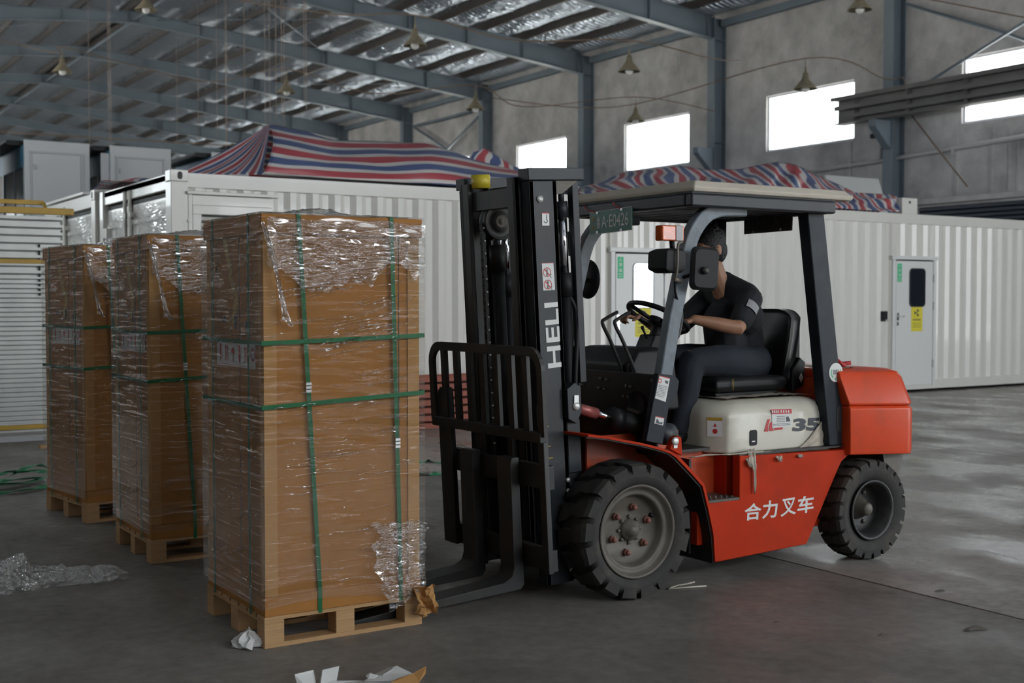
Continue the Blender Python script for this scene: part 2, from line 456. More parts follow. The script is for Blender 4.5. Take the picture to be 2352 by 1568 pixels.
M_CREAM = tm('cream_paint', (.66, .63, .53), .34, var=.05, vscale=2, coat=.15, dirt=.5, dcol=(.38, .33, .26), dscale=2.5)
M_RUBBER = tm('tyre_rubber', (.028, .026, .024), .8, var=.25, vscale=10, dirt=.6, dcol=(.085, .07, .055), dscale=5)
M_RIM = tm('dusty_rim', (.12, .105, .085), .55, var=.3, vscale=6, dirt=.5, dcol=(.05, .05, .05), dscale=7)
M_RIMD = tm('dark_rim', (.03, .03, .03), .5, var=.3, vscale=8, dirt=.4, dcol=(.12, .11, .1), dscale=8)
M_NUT = tm('rusty_red_nut', (.22, .09, .07), .6, var=.3, vscale=40)
M_CHROME = tm('chrome', (.8, .8, .82), .12, metal=1)
M_ROD = tm('red_stained_rod', (.33, .10, .09), .4, metal=.3, var=.3, vscale=25)
M_BOLT = tm('pale_bolt', (.6, .6, .58), .4, metal=.5)
M_STICK = tm('white_sticker', (.72, .72, .70), .4)
M_RED = tm('red_print', (.50, .03, .035), .45)
M_DARKP = tm('dark_print', (.05, .055, .065), .45)
M_YEL = tm('yellow_paint', (.62, .50, .04), .4)
M_YELD = tm('dusty_yellow_paint', (.45, .27, .025), .5, var=.15)
M_SIGNY = tm('yellow_sign', (.75, .66, .05), .5)
M_SIGNG = tm('green_sign', (.03, .48, .22), .5)
M_PLATE = tm('plate_green', (.008, .13, .085), .4)
M_SKIN = tm('skin', (.36, .185, .11), .5, var=.08, vscale=12)
M_HAIR = tm('black_hair', (.008, .008, .009), .5, bump=.6, bscale=90)
M_TEE = tm('black_cotton', (.011, .012, .016), .85, var=.25, vscale=8, bump=.3, bscale=9)
M_DENIM = tm('dark_denim', (.010, .014, .022), .85, var=.3, vscale=7, bump=.5, bscale=10)
M_GREYP = tm('pale_grey_print', (.33, .33, .35), .7)
M_AMBER = tm('amber_lens', (.62, .10, .01), .2, var=.2, vscale=30, coat=.5)
M_LAMP = tm('aged_lamp_shade', (.20, .175, .12), .5, var=.25, vscale=8)
M_BULB = tm('glass_bulb', (.75, .75, .72), .15)
M_WIRE = tm('brown_cable', (.17, .115, .08), .7)
M_STRING = tm('pale_cord', (.30, .25, .22), .8)
M_GALV = tm('ribbed_aluminium', (.46, .47, .45), .4, metal=.3, var=.12, vscale=3)
M_BOOTH = tm('booth_white', (.52, .53, .53), .45)
M_BOOTHB = tm('booth_blue', (.10, .27, .38), .45)
M_REDST = tm('red_oxide_steel', (.28, .062, .03), .55, var=.25, vscale=5, dirt=.5, dcol=(.14, .07, .06))
M_SHUTTER = tm('dark_blue_shutter', (.022, .028, .045), .5)
M_PIPE = tm('white_pipe', (.42, .42, .43), .45)
M_GIRDER = tm('dusty_girder', (.13, .125, .125), .6, var=.2, vscale=1.2)
M_BEIGE = tm('beige_foam_board', (.55, .50, .42), .8, var=.06, vscale=4, bump=.2, bscale=14)
M_PAPER = tm('white_paper', (.70, .70, .68), .8)
M_DUST = tm('dusty_film', (.50, .44, .36), .6, var=.2, vscale=12)
# ================================================================ the hall
RIDGE_X, RIDGE_Z, SLOPE = 10.28, 10.10, .078
def roof_z(x): return RIDGE_Z - SLOPE * abs(x - RIDGE_X)     # top of the rafters

MB().box((-90, -60, -.5), (140, 160, -.12)).build('ground', mat('yard_ground', (.50, .49, .47), .9), None)['kind'] = 'structure'
fl = MB().box((LX - .24, NY - .24, -.12), (WX + .24, FY + .24, -.035)).build('floor', mat('dark_joint_filler', (.03, .027, .025), .9))
tag(fl, kind='structure')
xs = [LX, -.2, 5.1, 10.4, 15.7, 21.0, WX]
for a, b in zip(xs, xs[1:]):
    sl = MB()
    e0, e1 = (0 if a == LX else .011), (0 if b == WX else .011)
    sl.box((a + e0, NY, -.035), (b - e1, FY, 0)).build('slab', M_FLOOR if b < 5.2 else M_FLOOR2, fl)

def wall_cells(mb, u0, u1, z0, z1, holes, mk):
    """boxes of a wall round rectangular holes (u0,u1,z0,z1)"""
    us = sorted({u0, u1} | {h[0] for h in holes} | {h[1] for h in holes}); zs = sorted({z0, z1} | {h[2] for h in holes} | {h[3] for h in holes})
    for a, b in zip(us, us[1:]):
        run = None
        for c, d in zip(zs, zs[1:]):
            um, zm = (a + b) / 2, (c + d) / 2
            if any(h[0] < um < h[1] and h[2] < zm < h[3] for h in holes):
                if run: mk(mb, a, b, *run); run = None
            else: run = (run[0] if run else c, d)
        if run: mk(mb, a, b, *run)
    return mb
ROLL = (13.7, 18.45, 0.0, 3.72)
wh = [(a, b, WZ0, WZ1) for a, b in WIN[3:]]
wr = wall_cells(MB(), NY, FY, 0, 9.32, wh + list(ADDED_DOORS_R), lambda m, a, b, c, d: m.box((WX, a, c), (WX + .24, b, d))).build('wall_right', M_WALL)
wl = wall_cells(MB(), NY, FY, 0, 9.32, [(a, b, LZ0, LZ1) for a, b in WIN_L], lambda m, a, b, c, d: m.box((LX - .24, a, c), (LX, b, d))).build('wall_left', M_WALL)
wnr = wall_cells(MB(), LX - .24, WX + .24, 0, 10.4, [ADDED_HIGH_N, ADDED_DOOR_N], lambda m, a, b, c, d: m.box((a, NY - .24, c), (b, NY, d))).build('wall_near', M_DARKWALL)
wf = MB().box((LX - .24, FY, 0), (WX + .24, FY + .24, 10.4)).build('wall_far', M_WALL)
for o in (wr, wl, wnr, wf): tag(o, kind='structure')

# columns on the right wall (H section)
def column(x, y, sgn, parent):
    m = MB()
    x0, x1 = (x - .42, x) if sgn > 0 else (x, x + .42)
    m.box((x0, y - .14, 0), (x0 + .016, y + .14, roof_z(x) - .02)); m.box((x1 - .016, y - .14, 0), (x1, y + .14, roof_z(x) - .02))
    m.box((x0 + .016, y - .006, 0), (x1 - .016, y + .006, roof_z(x) - .02))
    for z in (5.75, 8.5): m.box((x0 + .016, y - .135, z), (x1 - .016, y + .135, z + .014))
    return m.build('column', M_STEEL, parent)
for y in BAY:
    column(WX, y, 1, wr); column(LX, y, -1, wl)
for y0, y1 in zip(BAY, BAY[1:]):
    MB().box((WX - .2, y0 + .14, 8.86), (WX - .05, y1 - .14, 8.88)).box((WX - .2, y0 + .14, 8.88), (WX - .18, y1 - .14, 9.03)).box((WX - .2, y0 + .14, 9.03), (WX - .05, y1 - .14, 9.05)).build('eave_beam', M_STEEL, wr)

# roof: foil sheet that sags between purlins, purlins, rafters with stiffeners
PS = 1.42
def foil_z(x, y):
    d = abs(x - RIDGE_X); ph = (d / PS) % 1
    return roof_z(x) + .235 - .17 * math.sin(PI * ph) + .02 * math.sin(y * 2.1 + d * 3)
m = MB()
m.grid(140, 90, lambda u, v: (lambda x, y: (x, y, foil_z(x, y)))(RIDGE_X + u * (WX + .24 - RIDGE_X), NY + v * (FY - NY)))
m.grid(140, 90, lambda u, v: (lambda x, y: (x, y, foil_z(x, y)))(LX - .24 + u * (RIDGE_X - LX + .24), NY + v * (FY - NY)))
ce = m.build('ceiling', M_FOIL); tag(ce, kind='structure')
# the opaque steel sheet above the foil
m = MB(); t = .42
for a, b in ((RIDGE_X, WX + .6), (RIDGE_X, LX - .6)):
    m.add([(a, NY - .3, roof_z(a) + t), (b, NY - .3, roof_z(b) + t), (b, FY + .3, roof_z(b) + t), (a, FY + .3, roof_z(a) + t)], [(0, 1, 2, 3)])
m.build('roof_sheet', M_STEEL, ce)
pm = None
for sgn in (1, -1):
    for i in range(10):
        x = RIDGE_X + sgn * (.16 + i * PS * .985)
        if not LX < x < WX: continue
        z = roof_z(x)
        if pm is None:
            pm = MB().box((-.035, NY, .0), (.035, FY, .012)).box((-.035, NY, .012), (-.025, FY, .225)).box((-.035, NY, .225), (.035, FY, .235)).build('purlin', M_PURLIN, ce)
            p = pm
        else:
            p = pm.copy(); COL.objects.link(p)
        p.location = (x, 0, z); p.rotation_euler = (0, sgn * math.atan(SLOPE), 0)
def rafter(y, sgn, stiff):
    """tapered I beam from ridge to column"""
    xe = WX - .42 if sgn > 0 else LX + .42
    L = abs(xe - RIDGE_X); m = MB(); N_ = 8
    def depth(s): return .33 + .30 * max(0, (s - .15) / .85)
    top = [(RIDGE_X + sgn * L * i / N_, roof_z(RIDGE_X + L * i / N_)) for i in range(N_ + 1)]
    bot = [(x, z - depth(i / N_)) for i, (x, z) in enumerate(top)]
    for i in range(N_):
        for pts, w in (([top[i], top[i + 1], (top[i + 1][0], top[i + 1][1] - .014), (top[i][0], top[i][1] - .014)], .10),
                       ([(bot[i][0], bot[i][1] + .016), (bot[i + 1][0], bot[i + 1][1] + .016), bot[i + 1], bot[i]], .11),
                       ([(top[i][0], top[i][1] - .014), (top[i + 1][0], top[i + 1][1] - .014), (bot[i + 1][0], bot[i + 1][1] + .016), (bot[i][0], bot[i][1] + .016)], .005)):
            m.prism(pts, 'y', y - w, y + w)
    r = m.build('rafter', M_STEEL, ce)
    if stiff:
        for s in (.012, .17, .36, .5, .515, .66, .82, .985):
            x = RIDGE_X + sgn * L * s; z = roof_z(RIDGE_X + L * s); d = depth(s)
            MB().box((x - .007, y - .1, z - d + .016), (x + .007, y + .1, z - .014)).build('stiffener', M_STEEL, r)
for k, y in enumerate(BAY):
    rafter(y, 1, 5 <= k <= 11); rafter(y, -1, 7 <= k <= 11)
# ridge tie tubes between the rafters
for y0, y1 in zip(BAY[6:12], BAY[7:13]):
    MB().cyl((RIDGE_X, y0 + .01, RIDGE_Z - .26), (RIDGE_X, y1 - .01, RIDGE_Z - .26), .03, 8).build('ridge_tie', M_STEEL, ce)
# sag rods crossing two roof bays
for a, b in (((620, 85), (1100, 470)),):
    pass
for (x0, k0, x1, k1) in ((11, 8, 16.5, 7), (11, 7, 16.5, 8), (17, 9, 22, 8), (4, 9, 9.5, 8)):
    MB().cyl((x0, BAY[k0], roof_z(x0) - .1), (x1, BAY[k1], roof_z(x1) - .1), .012, 6).build('brace_rod', M_STEEL, ce)

# windows
def window(i, x, y0, y1, sgn, full, src=None, WZ0=WZ0, WZ1=WZ1):
    if src:
        w = copy_tree(src); w.name = 'window_%d' % i; w.location = (x, (y0 + y1) / 2, (WZ0 + WZ1) / 2); return w
    yc, zc, w2, h2 = (y0 + y1) / 2, (WZ0 + WZ1) / 2, (y1 - y0) / 2, (WZ1 - WZ0) / 2
    o = bpy.data.objects.new('window_%d' % i, None); COL.objects.link(o); o.location = (x, yc, zc); tag(o, kind='structure')
    X0, X1 = x + .06 * sgn, x + .12 * sgn
    X0, X1 = min(X0, X1), max(X0, X1); f = .055
    m = MB().box((X0, y0, WZ0), (X1, y0 + f, WZ1)).box((X0, y1 - f, WZ0), (X1, y1, WZ1)).box((X0, y0 + f, WZ0), (X1, y1 - f, WZ0 + f)).box((X0, y0 + f, WZ1 - f), (X1, y1 - f, WZ1))
    m.build('frame', M_WINFRAME, o)
    nx, nz = (4, 3) if full else (1, 1)
    yy = [y0 + f + (y1 - y0 - 2 * f) * k / nx for k in range(nx + 1)]; zz = [WZ0 + f + (WZ1 - WZ0 - 2 * f) * k / nz for k in range(nz + 1)]
    for y in yy[1:-1]: MB().box((X0 + .012, y - .009, WZ0 + f), (X1 - .012, y + .009, WZ1 - f)).build('mullion', M_WINFRAME, o)
    for z in zz[1:-1]: MB().box((X0 + .016, y0 + f, z - .008), (X1 - .016, y1 - f, z + .008)).build('transom', M_WINFRAME, o)
    xm = (X0 + X1) / 2
    for a, b in zip(yy, yy[1:]):
        for c, d in zip(zz, zz[1:]):
            MB().add([(xm, a, c), (xm, b, c), (xm, b, d), (xm, a, d)], [(0, 1, 2, 3)]).build('pane', M_GLASS, o)
    return o
wi = 1; src = plain = None
for k in (4, 5, 6, 7, 8, 9):
    y0, y1 = WIN[k]; w = window(wi, WX, y0, y1, 1, True, src); src = src or w; wi += 1
for k in (3, 10, 11, 12, 13):
    y0, y1 = WIN[k]; w = window(wi, WX, y0, y1, 1, False, plain); plain = plain or w; wi += 1
plain = None
for (y0, y1) in WIN_L:  # unseen left-wall windows, shaped for the light
    w = window(wi, LX, y0, y1, -1, False, plain, LZ0, LZ1); plain = plain or w; wi += 1

# roller shutter in the right wall behind the long container, with its pale lintel
d1 = bpy.data.objects.new('door_1', None); COL.objects.link(d1); d1.location = (WX, 16, 0); tag(d1, kind='structure')
z = 0.0
sm_ = None
while z < 3.55:
    if sm_ is None: sm_ = s_ = MB().prism([(WX - .01, 0), (WX - .05, .02), (WX - .05, .075), (WX - .01, .1)], 'y', ROLL[0], ROLL[1]).build('slat', M_SHUTTER, d1)
    else: s_ = sm_.copy(); COL.objects.link(s_)
    s_.location.z = z; z += .1
MB().box((WX - .16, ROLL[0] - .2, 3.66), (WX - .01, ROLL[1] + .05, 3.78)).build('lintel', M_WALL, d1)

# bracing and rods against the right wall
def rod(pts, r, name, m, parent, n=8): return MB().tube(pts, r, n).build(name, m, parent)
xb = WX - .25
rod([at(950, 290, X=xb), at(1105, 250, X=xb)], .05, 'tie_beam', M_STEEL, wr)
rod([at(952, 292, X=xb), at(1027, 343, X=xb)], .045, 'brace', M_STEEL, wr)
rod([at(1027, 343, X=xb), at(1104, 262, X=xb)], .045, 'brace', M_STEEL, wr)
rod([at(2084, 10, X=xb), at(2315, 78, X=xb), at(2400, 108, X=xb)], .035, 'brace', M_STEEL, wr)
rod([at(2130, 190, X=xb - .35), at(2352, 52, X=xb - .35), at(2420, 10, X=xb - .35)], .035, 'brace', M_STEEL, wr)
rod([at(2092, 262, X=xb), at(2160, 350, X=xb), at(2222, 428, X=xb)], .018, 'brace_rod', M_WIRE, wr, 6)
# slim buttress strips on the wall below the windows
for px in (2198, 2278, 2320, 2340):
    p = at(px, 420, X=WX); MB().box((WX - .025, p.y - .035, 3.8), (WX, p.y + .035, 5.2)).build('wall_strip', M_WALL, wr)
p = at(1953, 400, X=WX); MB().box((WX - .03, p.y - .05, 3.0), (WX, p.y + .05, 5.3)).build('wall_strip', M_WALL, wr)

# crane girder along the wall on corbels
gx = 22.1
g = thing('crane_girder', 'long dusty steel crane girder on corbels across the right wall windows', 'girder', (gx, 20.2, 5.9))
y0, y1 = 20.25, 3.0
MB().box((gx - .19, y1, 6.16), (gx + .19, y0, 6.19)).box((gx - .17, y1, 5.62), (gx + .17, y0, 5.65)).box((gx - .03, y1, 5.65), (gx + .03, y0, 6.16)).build('beam', M_GIRDER, g)
MB().box((gx - .09, y1, 6.19), (gx - .02, y0 + .2, 6.28)).build('rail', M_GIRDER, g)
MB().box((gx - .28, y1, 5.92), (gx - .2, y0 - .1, 6.02)).build('conduit', M_GIRDER, g)
MB().box((gx - .26, y1, 5.72), (gx - .2, y0 - .5, 5.80)).build('conduit', M_GIRDER, g)
for y in [y0 - .6 - 1.5 * i for i in range(6)]:
    MB().box((gx - .18, y - .008, 5.65), (gx - .031, y + .008, 6.16)).build('stiffener', M_GIRDER, g)
for y in (BAY[5], BAY[6], BAY[7]):
    m = MB().prism([(WX - .42, 5.60), (gx - .25, 5.60), (gx - .25, 5.45), (WX - .42, 4.95)], 'y', y - .1, y + .1)
    m.build('corbel', M_STEEL, wr)
# white pipe on the wall with a camera post
pp = thing('wall_pipe', 'white horizontal pipe clipped along the right wall below the windows', 'pipe', (WX - .1, 18.5, 4.8))
MB().tube([(WX - .1, 23.2, 4.68), (WX - .1, 19.5, 4.76), (WX - .1, 13, 5.02)], .05, 10).build('pipe', M_PIPE, pp)
for y in (22.4, 20.4, 17.5, 15.5): MB().box((WX - .16, y - .02, 4.69), (WX - .001, y + .02, 4.83)).build('clip', M_PIPE, pp)
cc = thing('wall_camera', 'small white security camera on a post above the white wall pipe', 'camera', (WX - .12, 19.5, 4.8))
MB().cyl((WX - .12, 19.5, 4.8), (WX - .12, 19.5, 5.45), .045, 10).build('post', M_PIPE, cc)
MB().cyl((WX - .12, 19.5, 5.25), (WX - .3, 19.3, 5.22), .055, 10).cyl((WX - .3, 19.3, 5.22), (WX - .33, 19.27, 5.215), .06, 10).build('housing', M_PIPE, cc)
MB().box((WX - .2, 19.55, 5.3), (WX - .1, 19.75, 5.4)).build('bracket', M_BLACK, cc)

# hanging warehouse lamps
LAMPS = [((335, 8), 26, 'brown conical hanging lamp at the top near the first roof ridge joint', 1.0),
         ((143, 152), 29, 'brown conical hanging lamp with a bright bulb below the second ridge joint', 1.0),
         ((658, 200), 31, 'small brown conical hanging lamp above the striped tarp peak', 1.0),
         ((953, 88), 24, 'brown conical hanging lamp on a stem in front of the middle rafter', 1.0),
         ((1092, 238), 30, 'brown conical hanging lamp beside the third wall column', 1.0),
         ((1445, 148), 23, 'brown conical hanging lamp in front of the concrete wall under the eave', .9),
         ((1460, 265), 30, 'dark conical hanging lamp at the top edge of the middle wall window', .95),
         ((1850, 188), 23.5, 'dark conical hanging lamp against the top edge of the wide bright window', .95),
         ((1975, 5), 21, 'brown conical hanging lamp cut by the top frame edge beside a wall column', .9)]
lamp0 = None; LPOS = []
for (px, py), d, lab, s in LAMPS:
    p = Vector((0, 0, EYE)) + (FWD + RGT * ((px - 1176) / FPX) - UPV * ((py - 784) / FPX)) * d
    LPOS.append(p)
    if lamp0 is None:
        t = lamp0 = thing('hanging_lamp', lab, 'lamp', (0, 0, 0), 0, 'conical lamps hanging from the roof cables')
        MB().lathe([(.03, .2), (.055, .17), (.075, .06), (.15, -.04), (.23, -.13), (.235, -.15), (.222, -.145), (.14, -.05), (.06, .03), (.0, .05)], (0, 0, 0), 'z', 20).build('lamp_shade', M_LAMP, t)
        MB().lathe([(.0, .02), (.03, .0), (.035, -.04), (.075, -.1), (.085, -.15), (.06, -.2), (.0, -.22)], (0, 0, 0), 'z', 14).build('bulb', M_BULB, t)
        MB().cyl((0, 0, .2), (0, 0, .30), .022, 8).cyl((0, 0, .30), (0, 0, .46), .008, 6).build('stem', M_LAMP, t)
    else:
        t = copy_tree(lamp0); t['label'] = lab
    t.location = p; t.scale = (s, s, s)

# cables the lamps hang on
def cable(pts, r, label, m=M_WIRE, n=6):
    o = MB().tube(smooth_path(pts, 8), r, n).build('cable', m)
    rebase(o, pts[0]); return tag(o, label, 'cable', 'sagging cables under the roof')
def lampat(i): return LPOS[i] + Vector((0, 0, .45))
def ray(px, py, d): return Vector((0, 0, EYE)) + (FWD + RGT * ((px - 1176) / FPX) - UPV * ((py - 784) / FPX)) * d
cable([ray(480, -12, 25), ray(760, 32, 24.5), lampat(3), ray(1180, 92, 23.5), lampat(5), ray(1640, 135, 24), ray(1700, 140, 26)], .012, 'brown cable sagging from the roof past the middle rafter to the eave lamp')
cable([ray(-10, 90, 30), ray(130, 122, 30), lampat(1), ray(300, 148, 30), ray(480, 188, 31), lampat(2), ray(860, 215, 31), lampat(4), ray(1200, 245, 30), lampat(6), ray(1640, 255, 29)], .012, 'long brown cable sagging across the hall between low lamps')
cable([ray(1130, 225, 30), ray(1420, 245, 28), lampat(7), ray(2030, 180, 25), ray(2072, 178, 25.0), ray(2080, 200, 25)], .012, 'pale cable running above the wide bright window to a wall column')
cable([ray(-10, 302, 34), ray(200, 315, 34), ray(420, 328, 34), ray(560, 335, 34)], .014, 'low brown cable above the white booths')
cable([ray(2090, -10, 22), ray(2352, 40, 20), ray(2450, 60, 20)], .012, 'yellowish cable sagging across the top right corner')
# thin cords hanging from the roof
CORDS = [(247, 0, 360, 30), (252, 40, 345, 30), (517, 20, 345, 30), (520, 120, 330, 33), (561, 130, 250, 31), (608, 120, 285, 30), (619, 110, 282, 29), (633, 40, 270, 28),
         (646, 50, 270, 28), (652, 120, 290, 31), (698, 45, 240, 27), (703, 55, 250, 27), (498, 170, 315, 34), (455, 200, 320, 36), (406, 220, 330, 38), (205, 275, 335, 32)]
ORD = 'first second third fourth fifth sixth seventh eighth ninth tenth eleventh twelfth thirteenth fourteenth fifteenth sixteenth'.split()
rank = {i: k for k, i in enumerate(sorted(range(len(CORDS)), key=lambda j: CORDS[j][0]))}
for i, (px, y0, y1, d) in enumerate(CORDS):
    a, b = ray(px, y0, d), ray(px, y1, d); b = Vector((a.x, a.y, b.z)); a.z = foil_z(a.x, a.y) - .02
    o = MB().tube([a, b], .007, 5).build('suspended_wire', M_STRING); rebase(o, a)
    tag(o, 'thin pale wire hanging straight down from the dark roof, %s from the frame edge' % ORD[rank[i]], 'wire', 'thin wires hanging from the roof')
# ================================================================ long white container
CX0, CX1, CY0, CY1, CH = 4.06, 22.05, 13.24, 16.28, 2.92
ca = thing('shipping_container', 'very long white corrugated container with two personnel doors behind the forklift', 'container', (CX0, CY0, 0))
def corrugation(mb, x0, x1, z0, z1, y, ph0=0.0):
    pitch, d = .278, .036
    prof = [(0, 0), (.072, 0), (.139, 1), (.209, 1), (.278, 0)]
    pts = [(x0, 0)]
    k = math.floor((x0 - CX0) / pitch)
    while True:
        done = False
        for a, b in prof[:-1]:
            x = CX0 + k * pitch + a
            if x <= x0 + .004: continue
            if x >= x1 - .004: done = True; break
            pts.append((x, b))
        if done: break
        k += 1
    pts.append((x1, 0))
    vs = [(x, y + d * b, z0) for x, b in pts] + [(x, y + d * b, z1) for x, b in pts]; n = len(pts)
    mb.add(vs, [(i, i + 1, n + i + 1, n + i) for i in range(n - 1)])
    return mb
zb, zt = .2, 2.74
D1 = (10.05, 11.05); D2 = (15.70, 16.76); LV = (4.30, 5.22)
yp = CY0 + .012
m = MB()
corrugation(m, LV[1], D1[0], zb, zt, yp); corrugation(m, D1[1], D2[0], zb, zt, yp); corrugation(m, D2[1], CX1 - .18, zb, zt, yp)
corrugation(m, D1[0], D1[1], 2.22, zt, yp); corrugation(m, D2[0], D2[1], 2.22, zt, yp); corrugation(m, CX0 + .19, LV[1], 2.70, zt, yp)
m.build('corrugated_side', M_WHITE, ca)
m = MB().box((CX0 + .17, CY0, zt), (CX1 - .17, CY0 + .09, CH - .02)); m.build('top_rail', M_WHITE, ca, .008)
m = MB().box((CX0 + .17, CY0, .05), (CX1 - .17, CY0 + .1, zb)); m.build('bottom_rail', M_WHITE, ca, .006)
for x in (CX0, CX1 - .19):
    MB().box((x, CY0 - .004, .0), (x + .19, CY0 + .19, CH - .12)).build('corner_post', M_WHITE, ca, .008)
    cf = MB().box((x - .01, CY0 - .012, CH - .12), (x + .195, CY0 + .17, CH + .01)).build('corner_casting', M_WHITE, ca, .012)
    MB().prism(rrect(.055, .085, .026, 5, (x + .1, CH - .055)), 'y', CY0 - .0135, CY0 - .006).build('hole', M_GASKET, cf)  # black inlay stands for the shade inside the hole
MB().box((CX0 + .02, CY0 + .1, CH - .1), (CX1 - .02, CY1 - .02, CH - .04)).build('roof_panel', M_WHITE, ca)
MB().box((CX0 + .05, CY1 - .05, .05), (CX1 - .05, CY1, CH - .05)).box((CX1 - .06, CY0 + .1, .05), (CX1 - .02, CY1 - .05, CH - .05)).build('rear_panel', M_WHITE, ca)
MB().box((CX0 + .1, CY0 + .12, .06), (CX1 - .1, CY1 - .06, .14)).build('base_frame', M_BLACK, ca)

def container_end(par, x, y0, y1, h, label2=True):
    """end wall with two panels in black seals, lock rods and clear film"""
    MB().box((x, y0, h - .2), (x + .12, y1, h - .02)).build('header', M_WHITE, par, .01)
    MB().box((x, y0, .05), (x + .12, y1, .22)).build('sill', M_WHITE, par, .01)
    mid = y0 + (y1 - y0) * .58
    for a, b in ((y0 + .02, mid - .03), (mid + .03, y1 - .02)):
        MB().box((x + .05, a, .24), (x + .08, b, h - .22)).build('seal', M_GASKET, par)
        mm = MB(); mm.box((x + .04, a + .04, .28), (x + .06, b - .04, h - .27))
        for z in [1.0 + .28 * k for k in range(6)]: mm.prism([(x + .04, z), (x + .02, z + .02), (x + .02, z + .06), (x + .04, z + .08)], 'y', a + .06, b - .06)
        dl = mm.build('door_leaf', M_WHITE, par)
        fm = MB()
        def sheet(u, v, a=a, b=b):
            y = a + .05 + u * (b - a - .1); z = h - .3 - v * 1.0
            return (x + .005 + .02 * noise.noise(Vector((y * 5, z * 3, 2))) + .012 * math.sin(v * 9 + u * 7), y, z)
        fm.grid(16, 24, sheet); fm.build('clear_film', M_FILMX, dl)
    for y in (mid - .12, mid + .10):
        r = MB().cyl((x - .015, y, .1), (x - .015, y, h - .1), .024, 10)
        for z in (.5, 1.2, 1.9, 2.5): r.box((x - .03, y - .05, z), (x + .03, y + .05, z + .06))
        r.build('lock_rod', M_WHITE, par)
    MB().box((x + .0, mid - .02, .24), (x + .05, mid + .02, h - .22)).build('seal', M_GASKET, par)
    MB().box((x - .02, y1 - .18, 2.3), (x + .03, y1 + .02, 2.42)).build('hinge', M_WHITE, par)
container_end(ca, CX0 + .02, CY0 + .19, CY1 - .16, CH)
MB().box((CX0, CY1 - .16, 0), (CX0 + .16, CY1, CH - .02)).build('corner_post', M_WHITE, ca, .008)

# louvred opening next to the left post
lf = MB()
lz0, lz1 = .35, 2.45
lf.box((LV[0], CY0 - .01, 2.45), (LV[1], CY0 + .03, 2.55)).box((LV[0], CY0 - .01, .2), (LV[1], CY0 + .03, .35)).box((LV[0], CY0 - .01, .35), (LV[0] + .1, CY0 + .03, 2.45)).box((LV[1] - .1, CY0 - .01, .35), (LV[1], CY0 + .03, 2.45))
lf.box((CX0 + .19, CY0 - .006, .2), (LV[0], CY0 + .03, 2.68)).box((LV[0], CY0 - .002, 2.55), (LV[1], CY0 + .03, 2.66)).box((CX0 + .17, CY0 - .05, 2.665), (LV[1] + .08, CY0 + .03, 2.70))
lv = lf.build('louvre_frame', M_WHITE, ca, .006)
MB().box((LV[0] + .1, CY0 + .04, .35), (LV[1] - .1, CY0 + .06, 2.45)).build('dark_back', M_GASKET, lv)
s0 = None
for k in range(30):
    z = .36 + k * .07
    if s0 is None: s0 = s = MB().prism([(CY0 + .005, z - .0), (CY0 + .036, z + .036), (CY0 + .038, z + .033), (CY0 + .007, z - .003)], 'x', LV[0] + .1, LV[1] - .1).build('slat', M_WHITE, lv)
    else: s = s0.copy(); COL.objects.link(s); s.location.z = s0.location.z + k * .07
MB().lathe([(.07, 0), (.07, .012), (.045, .018), (0, .018)], (LV[0] - .04, CY0 - .006, 2.36), 'y', 16).box((LV[0] - .06, CY0 - .03, 2.36), (LV[0] - .02, CY0 - .01, 2.38)).build('round_latch', M_WHITE, ca)

